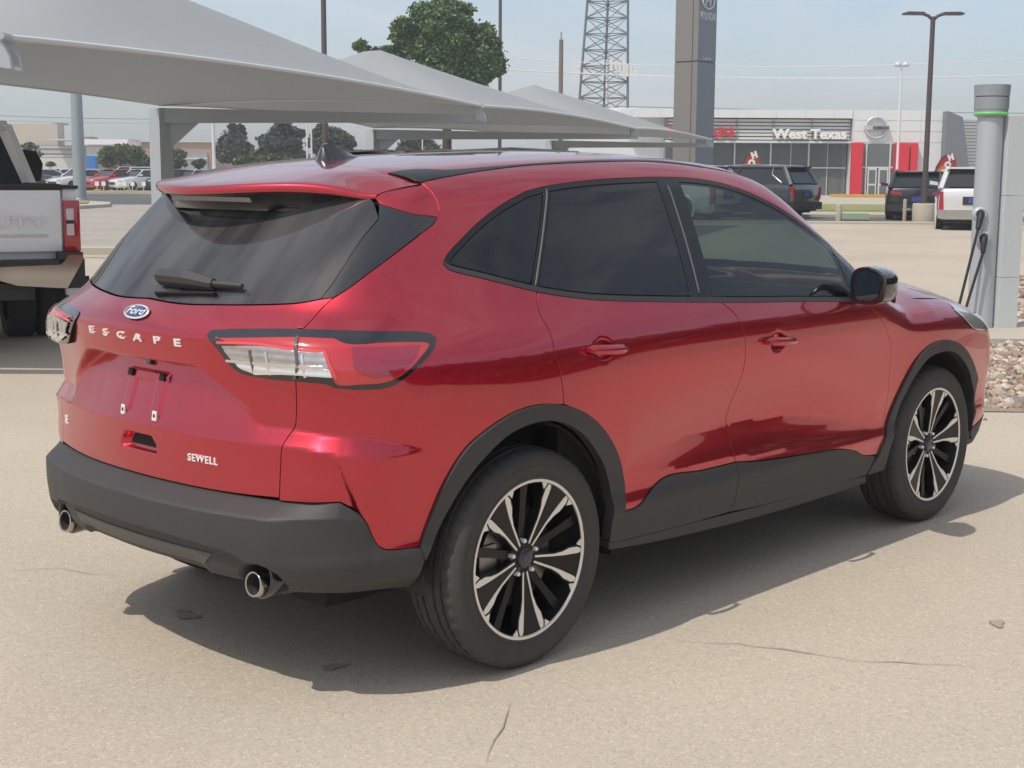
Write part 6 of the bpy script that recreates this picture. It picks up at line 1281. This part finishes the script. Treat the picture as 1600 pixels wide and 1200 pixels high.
# ---- mirrors
for sd in (1, -1):
    mir_o = None; mb = MB(); secs = [(1.845, .80, .90), (1.850, .95, .98), (1.90, 1.0, 1.0), (1.955, .90, .93), (2.00, .66, .74), (2.03, .30, .40)]
    cy, cz, hw, hh = -1.002, 1.134, .096, .077; K = 28; vs = []; fs = []
    for x, a, b in secs:
        for i in range(K):
            w = 2*math.pi*i/K; c, s_ = math.cos(w), math.sin(w); e = .62
            yy = math.copysign(abs(c)**e, c); zz = math.copysign(abs(s_)**e, s_)
            sk = 1-.30*max(0, -yy)*max(0, zz)                        # outer top corner is cut away
            vs.append((x+.05*(-yy)*-.4, (cy+hw*a*yy+.012*(x-1.84))*sd, cz+hh*b*zz*sk-.006*yy))
    for i in range(len(secs)-1):
        for j in range(K):
            f = (i*K+j, i*K+(j+1) % K, (i+1)*K+(j+1) % K, (i+1)*K+j); fs.append(f if sd > 0 else f[::-1])
    fs.append(tuple(range(K))[::-1] if sd > 0 else tuple(range(K))); fs.append(tuple(range((len(secs)-1)*K, len(secs)*K)) if sd > 0 else tuple(range((len(secs)-1)*K, len(secs)*K))[::-1])
    mb.add(vs, fs); mir_o = mb.build('door_mirror', M_GBLK, car, auto=math.radians(40))
    mb = MB(); g = [(p[0]-.004, p[1]*1.0, p[2]) for p in vs[:K]]; cc = np.mean(g, 0); g = [tuple(cc+(np.array(q)-cc)*.86) for q in g]
    mb.add(g, [tuple(range(K))[::-1] if sd > 0 else tuple(range(K))]); mb.build('mirror_glass', mat('mirror_silver', (.55, .58, .60), rough=.03, metal=1), mir_o)
    mb = MB(); mb.tube([(1.955, -.87*sd, 1.075), (1.93, -.945*sd, 1.085)], [.030, .028], 10); mb.build('mirror_arm', M_GBLK, mir_o)
# ---- aerial fin
mb = MB(); ax, ay = TR['fin'][0], 0.0; z0 = toP(ax, 0)[2]
prof = [(-.095, .0), (-.080, .045), (-.070, .060), (-.055, .062), (.0, .038), (.06, .012), (.095, .0)]
vs = []; ns = len(prof)
for x, h in prof:
    zb = toP(ax+x, 0)[2]-.002
    for k, (wy, hh) in enumerate(((-.036, 0), (-.026, .35), (-.007, .95), (.007, .95), (.026, .35), (.036, 0))):
        taper = min(1, (.10-x)/.10) if x > 0 else 1
        vs.append((ax+x, wy*max(.15, taper)*(1 if h > 0 else .5), zb+h*hh+(.012 if h > 0 and k in (0, 5) else 0)*0))
fs = [(i*6+j, i*6+j+1, (i+1)*6+j+1, (i+1)*6+j) for i in range(ns-1) for j in range(5)]
mb.add(vs, fs); mb.build('aerial_fin', M_GBLK, car, auto=math.radians(45))
# ---- exhausts
for sd in (1, -1):
    e = np.array([TR['exh'][0], TR['exh'][1]*sd, TR['exh'][2]])
    mb = MB(); R_ = Matrix.Translation(Vector(tuple(e))) @ Matrix.Rotation(math.radians(-90), 4, 'Y') @ Matrix.Rotation(math.radians(8), 4, 'Y')
    mb.lathe([(.034, -.16), (.037, -.12), (.0385, -.004), (.037, .0), (.0325, -.002)], 28, R_); mb.lathe([(.0325, -.002), (.030, -.08), (.0, -.08)], 28, R_, 1); mb.build('exhaust_tip', [M_TIN, M_LINER], car)
    mb = MB(); M2 = Matrix.Translation(Vector((e[0]+.050, e[1], e[2]+.022))) @ Matrix.Rotation(math.radians(-90), 4, 'Y')
    mb.lathe([(.060, .03), (.066, .034), (.070, .028), (.066, -.05), (.056, -.06), (.054, .02), (.060, .03)], 28, M2); mb.build('exhaust_surround', M_GBLK, car)
# ---- wheels
def wheel_meshes():
    out = []
    # tyre: lathe with grooves, axis along Y, outer face towards -Y
    half = [(.247, .098), (.262, .104), (.270, .1075), (.2715, .1058), (.285, .1112), (.305, .1128), (.3065, .1112), (.312, .1122), (.330, .108), (.344, .099), (.352, .090)]
    tread = [(.3565, .078), (.3575, .064), (.350, .063), (.350, .054), (.3585, .053), (.359, .030), (.351, .029), (.351, .019), (.3595, .018), (.3597, 0)]
    side = half+tread; prof = side+[(r, -y) for r, y in side[::-1][1:]]
    N = 144; vs = []; fs = []; k = len(prof)
    for i in range(N):
        w = 2*math.pi*i/N
        for q, (r, y) in enumerate(prof):
            ay_ = abs(y)
            if .060 < ay_ < .093 and i % 3 == 0: r -= .006
            if ay_ < .05 and r > .3575 and i % 4 == 0 and ay_ > .01: r -= .004
            vs.append((r*math.cos(w), y, r*math.sin(w)))
    for i in range(N):
        j = (i+1) % N
        for q in range(k-1): fs.append((i*k+q, i*k+q+1, j*k+q+1, j*k+q))
    mb = MB(); mb.add(vs, fs, 0, True); out.append(('tyre', mb, M_TYRE, 35))
    mb = MB(); Mx = Matrix.Rotation(math.radians(90), 4, 'X')         # local z -> -Y
    mb.lathe([(.2606, .0995), (.262, .102), (.258, .1035), (.2505, .1025), (.2490, .099)], 96, Mx); out.append(('rim_edge', mb, M_MACH, 40))
    mb = MB(); mb.lathe([(.2495, .099), (.243, .070), (.232, .02), (.228, -.09), (.247, -.10)], 72, Mx); out.append(('rim_barrel', mb, M_RIMB, 40))
    face = lambda r: -(.073+.024*min(1, max(0, (r-.03)/.21))**1.3)
    def ext(mb, poly, depth, lift, mi=0):
        # polygon in (radial, tangential) extruded inwards, following the dished face
        n = len(poly); A = [(p[0], p[1]) for p in poly]
        f_ = [(x, face(math.hypot(x, t))-lift, t) for x, t in A]; b_ = [(x, face(math.hypot(x, t))-lift+depth, t) for x, t in A]
        ar = sum(A[i][0]*A[(i+1) % n][1]-A[(i+1) % n][0]*A[i][1] for i in range(n))
        F1 = tuple(range(n)); S_ = [(i, n+i, n+(i+1) % n, (i+1) % n) for i in range(n)]
        if ar < 0: F1 = F1[::-1]; S_ = [s[::-1] for s in S_]
        return f_+b_, [F1]+S_
    def rot(vs, w): c, s = math.cos(w), math.sin(w); return [(x*c-z*s, y, x*s+z*c) for x, y, z in vs]
    sp = MB(); pe = MB(); bk = MB()
    pet = [(.047, .0052), (.130, .0170), (.175, .0250), (.232, .0385), (.2435, .0440), (.2400, .0560), (.222, .0585), (.190, .0505), (.165, .0360), (.130, .0245), (.047, .0120)]
    mirp = [(r, -t) for r, t in pet][::-1]
    body = [(.0, -.020), (.05, -.018), (.130, -.029), (.165, -.041), (.192, -.057), (.232, -.066), (.247, -.070), (.2505, 0), (.247, .070), (.232, .066), (.192, .057), (.165, .041), (.130, .029), (.05, .018), (.0, .020)]
    toothL = [(.2440, .0620), (.2515, .0520), (.2400, .0900), (.2360, .0920), (.2180, .0665)]
    for g in range(5):
        w = math.radians(PH0+72*g)
        v, f = ext(sp, body, .030, 0); sp.add(rot(v, w), f)
        for P in (pet, mirp): v, f = ext(pe, P, .004, .0018); pe.add(rot(v, w), f)
        for P in (toothL, [(r, -t) for r, t in toothL][::-1]): v, f = ext(pe, P, .004, .0020); pe.add(rot(v, w), f)
        P = [(.03, -.016), (.16, -.013), (.246, -.017), (.246, .017), (.16, .013), (.03, .016)]
        v, f = ext(bk, P, .030, -.016); bk.add(rot(v, w+math.radians(36)), f)
    out.append(('spoke_pair', sp, M_RIMB, 30)); out.append(('spoke_facing', pe, M_MACH, 30)); out.append(('inner_spoke', bk, M_RIMB, 30))
    mb = MB(); mb.lathe([(0, .0835), (.026, .0830), (.031, .080), (.033, .074), (.045, .072), (.060, .066)], 32, Mx); out.append(('hub_cap', mb, mat('hub_cap_grey', (.03, .031, .034), rough=.3, coat=.5), 40))
    mb = MB(); mb.add([(.020*math.cos(t), -.0845, .0095*math.sin(t)) for t in [2*math.pi*i/24 for i in range(24)]], [tuple(range(24))]); out.append(('hub_emblem', mb, mat('hub_emblem_blue', (.05, .06, .12), rough=.25), 40))
    for g in range(5):
        w = math.radians(PH0+36+72*g); mb = MB(); mb.lathe([(0, .083), (.005, .082), (.0075, .079), (.0075, .05)], 10, Matrix.Translation(Vector((.0560*math.cos(w), 0, .0565*math.sin(w)))) @ Mx); out.append(('lug_nut', mb, M_SILV, 40))
    mb = MB(); mb.lathe([(.07, .020), (.07, .035), (.160, .035), (.160, .012)], 48, Mx); mb.box((-.175, -.045, -.06), (-.10, .02, .06)); out.append(('brake_disc', mb, M_DISC, 30))
    return out
PH0 = 90-33.5
WM = wheel_meshes(); w0 = None
mb = MB(); mb.tube([(0, -.03, 0), (0, .09, 0)], .06, 16)
def make_wheel(loc, rz, spin, first):
    if first is None:
        root = WM[0][1].build('wheel', WM[0][2], car, auto=math.radians(WM[0][3])); kids = []
        for nm, m_, mm, an in WM[1:]: m_.build(nm, mm, root, auto=math.radians(an))
    else:
        root = first.copy(); COL.objects.link(root)
        for ch_ in first.children: c = ch_.copy(); COL.objects.link(c); c.parent = root
    root.location = loc; root.rotation_euler = (0, spin, rz); return root
w0 = make_wheel((0, -.785, .357), 0, 0, None)
make_wheel((2.71, -.785, .357), 0, math.radians(-25), w0)
make_wheel((0, .785, .357), math.pi, .4, w0); make_wheel((2.71, .785, .357), math.pi, .9, w0)
# ---- wheel wells, floor, cabin
for wx in (0, 2.71):
    for sd in (1, -1):
        mb = MB(); K = 24; R_ = .435; vs = []; fs = []
        for i in range(K+1):
            w = math.radians(-6+192*i/K)
            for y in (-.915+.01*0, -.52): vs.append((wx+R_*math.cos(w)*.985, (y if y > -.9 else (-.866 if wx > 1 else -.848))*sd, .365+R_*math.sin(w)))
        for i in range(K): f = (2*i, 2*i+1, 2*i+3, 2*i+2); fs.append(f)
        mb.add(vs, fs, 0, True); mb.add([vs[2*i+1] for i in range(K+1)], [tuple(range(K+1))]); mb.build('wheel_liner', M_LINER, car)
mb = MB(); mb.box((-.60, -.60, .27), (3.3, .60, .44)); mb.box((.46, -.84, .27), (2.26, .84, .40)); mb.box((-.66, -.50, .36), (-.42, .50, .62)); mb.build('underbody', M_DARK, car)
mb = MB(); mb.box((-.45, -.70, .45), (.36, .70, .98)); mb.box((.36, -.78, .45), (2.35, .78, .60)); mb.box((2.28, -.82, .60), (2.42, .82, 1.07)); mb.box((.2, .76, .45), (2.2, .82, 1.06)); mb.box((.2, -.82, .45), (2.2, -.76, 1.04)); mb.build('cabin_floor', M_DARK, car)
mb = MB(); mb.box((1.88, -.76, .60), (2.30, .76, 1.00)); mb.box((1.80, .18, .80), (1.95, .56, 1.04)); mb.build('dashboard', mat('dash_grey', (.035, .036, .038), rough=.7), car)
mb = MB(); c = Vector((1.72, .37, 1.00)); pts = [tuple(c+Vector((.07*math.sin(a), .185*math.cos(a), .175*math.sin(a)))) for a in [2*math.pi*i/28 for i in range(29)]]
mb.tube(pts, .014, 8, caps=False); mb.tube([tuple(c), (1.90, .37, .95)], .03, 8); mb.tube([tuple(c+Vector((0, -.18, 0))), tuple(c+Vector((0, .18, 0)))], .016, 6); mb.build('steering_wheel', M_DARK, car)
def seat(x, y, w, back=.68):
    mb = MB()
    def blob(o, s, M=None):
        K = 20; vs = []; fs = []; J = 10
        for j in range(J+1):
            v = math.pi*j/J
            for i in range(K):
                u = 2*math.pi*i/K; e = .45; f = lambda a: math.copysign(abs(a)**e, a)
                q = Vector((f(math.sin(v))*f(math.cos(u))*s[0], f(math.sin(v))*f(math.sin(u))*s[1], f(math.cos(v))*s[2])); q = (M @ q if M is not None else q)+Vector(o); vs.append(tuple(q))
        for j in range(J):
            for i in range(K): fs.append((j*K+i, (j+1)*K+i, (j+1)*K+(i+1) % K, j*K+(i+1) % K))
        mb.add(vs, fs, 0, True)
    T = Matrix.Rotation(math.radians(-14), 3, 'Y')
    blob((x, y, .66), (.26, w, .08)); blob((x-.30, y, .98), (.075, w, .33), T); return mb, blob, T
for x, y, w in ((1.42, -.37, .24), (1.42, .37, .24), (.50, 0, .62)):
    mb, blob, T = seat(x, y, w); so_ = mb.build('seat', M_SEAT, car)
    for yy in ((y,) if w < .5 else (-.38, .38)):
        mb, blob, T = seat(0, 0, .1); mb = MB()
        mb.tube([(x-.42, yy-.06, 1.24), (x-.43, yy-.06, 1.36)], .007, 6); mb.tube([(x-.42, yy+.06, 1.24), (x-.43, yy+.06, 1.36)], .007, 6)
        mb.box((x-.475, yy-.13, 1.33), (x-.385, yy+.13, 1.50)); mb.build('headrest', M_SEAT, so_, auto=math.radians(30))
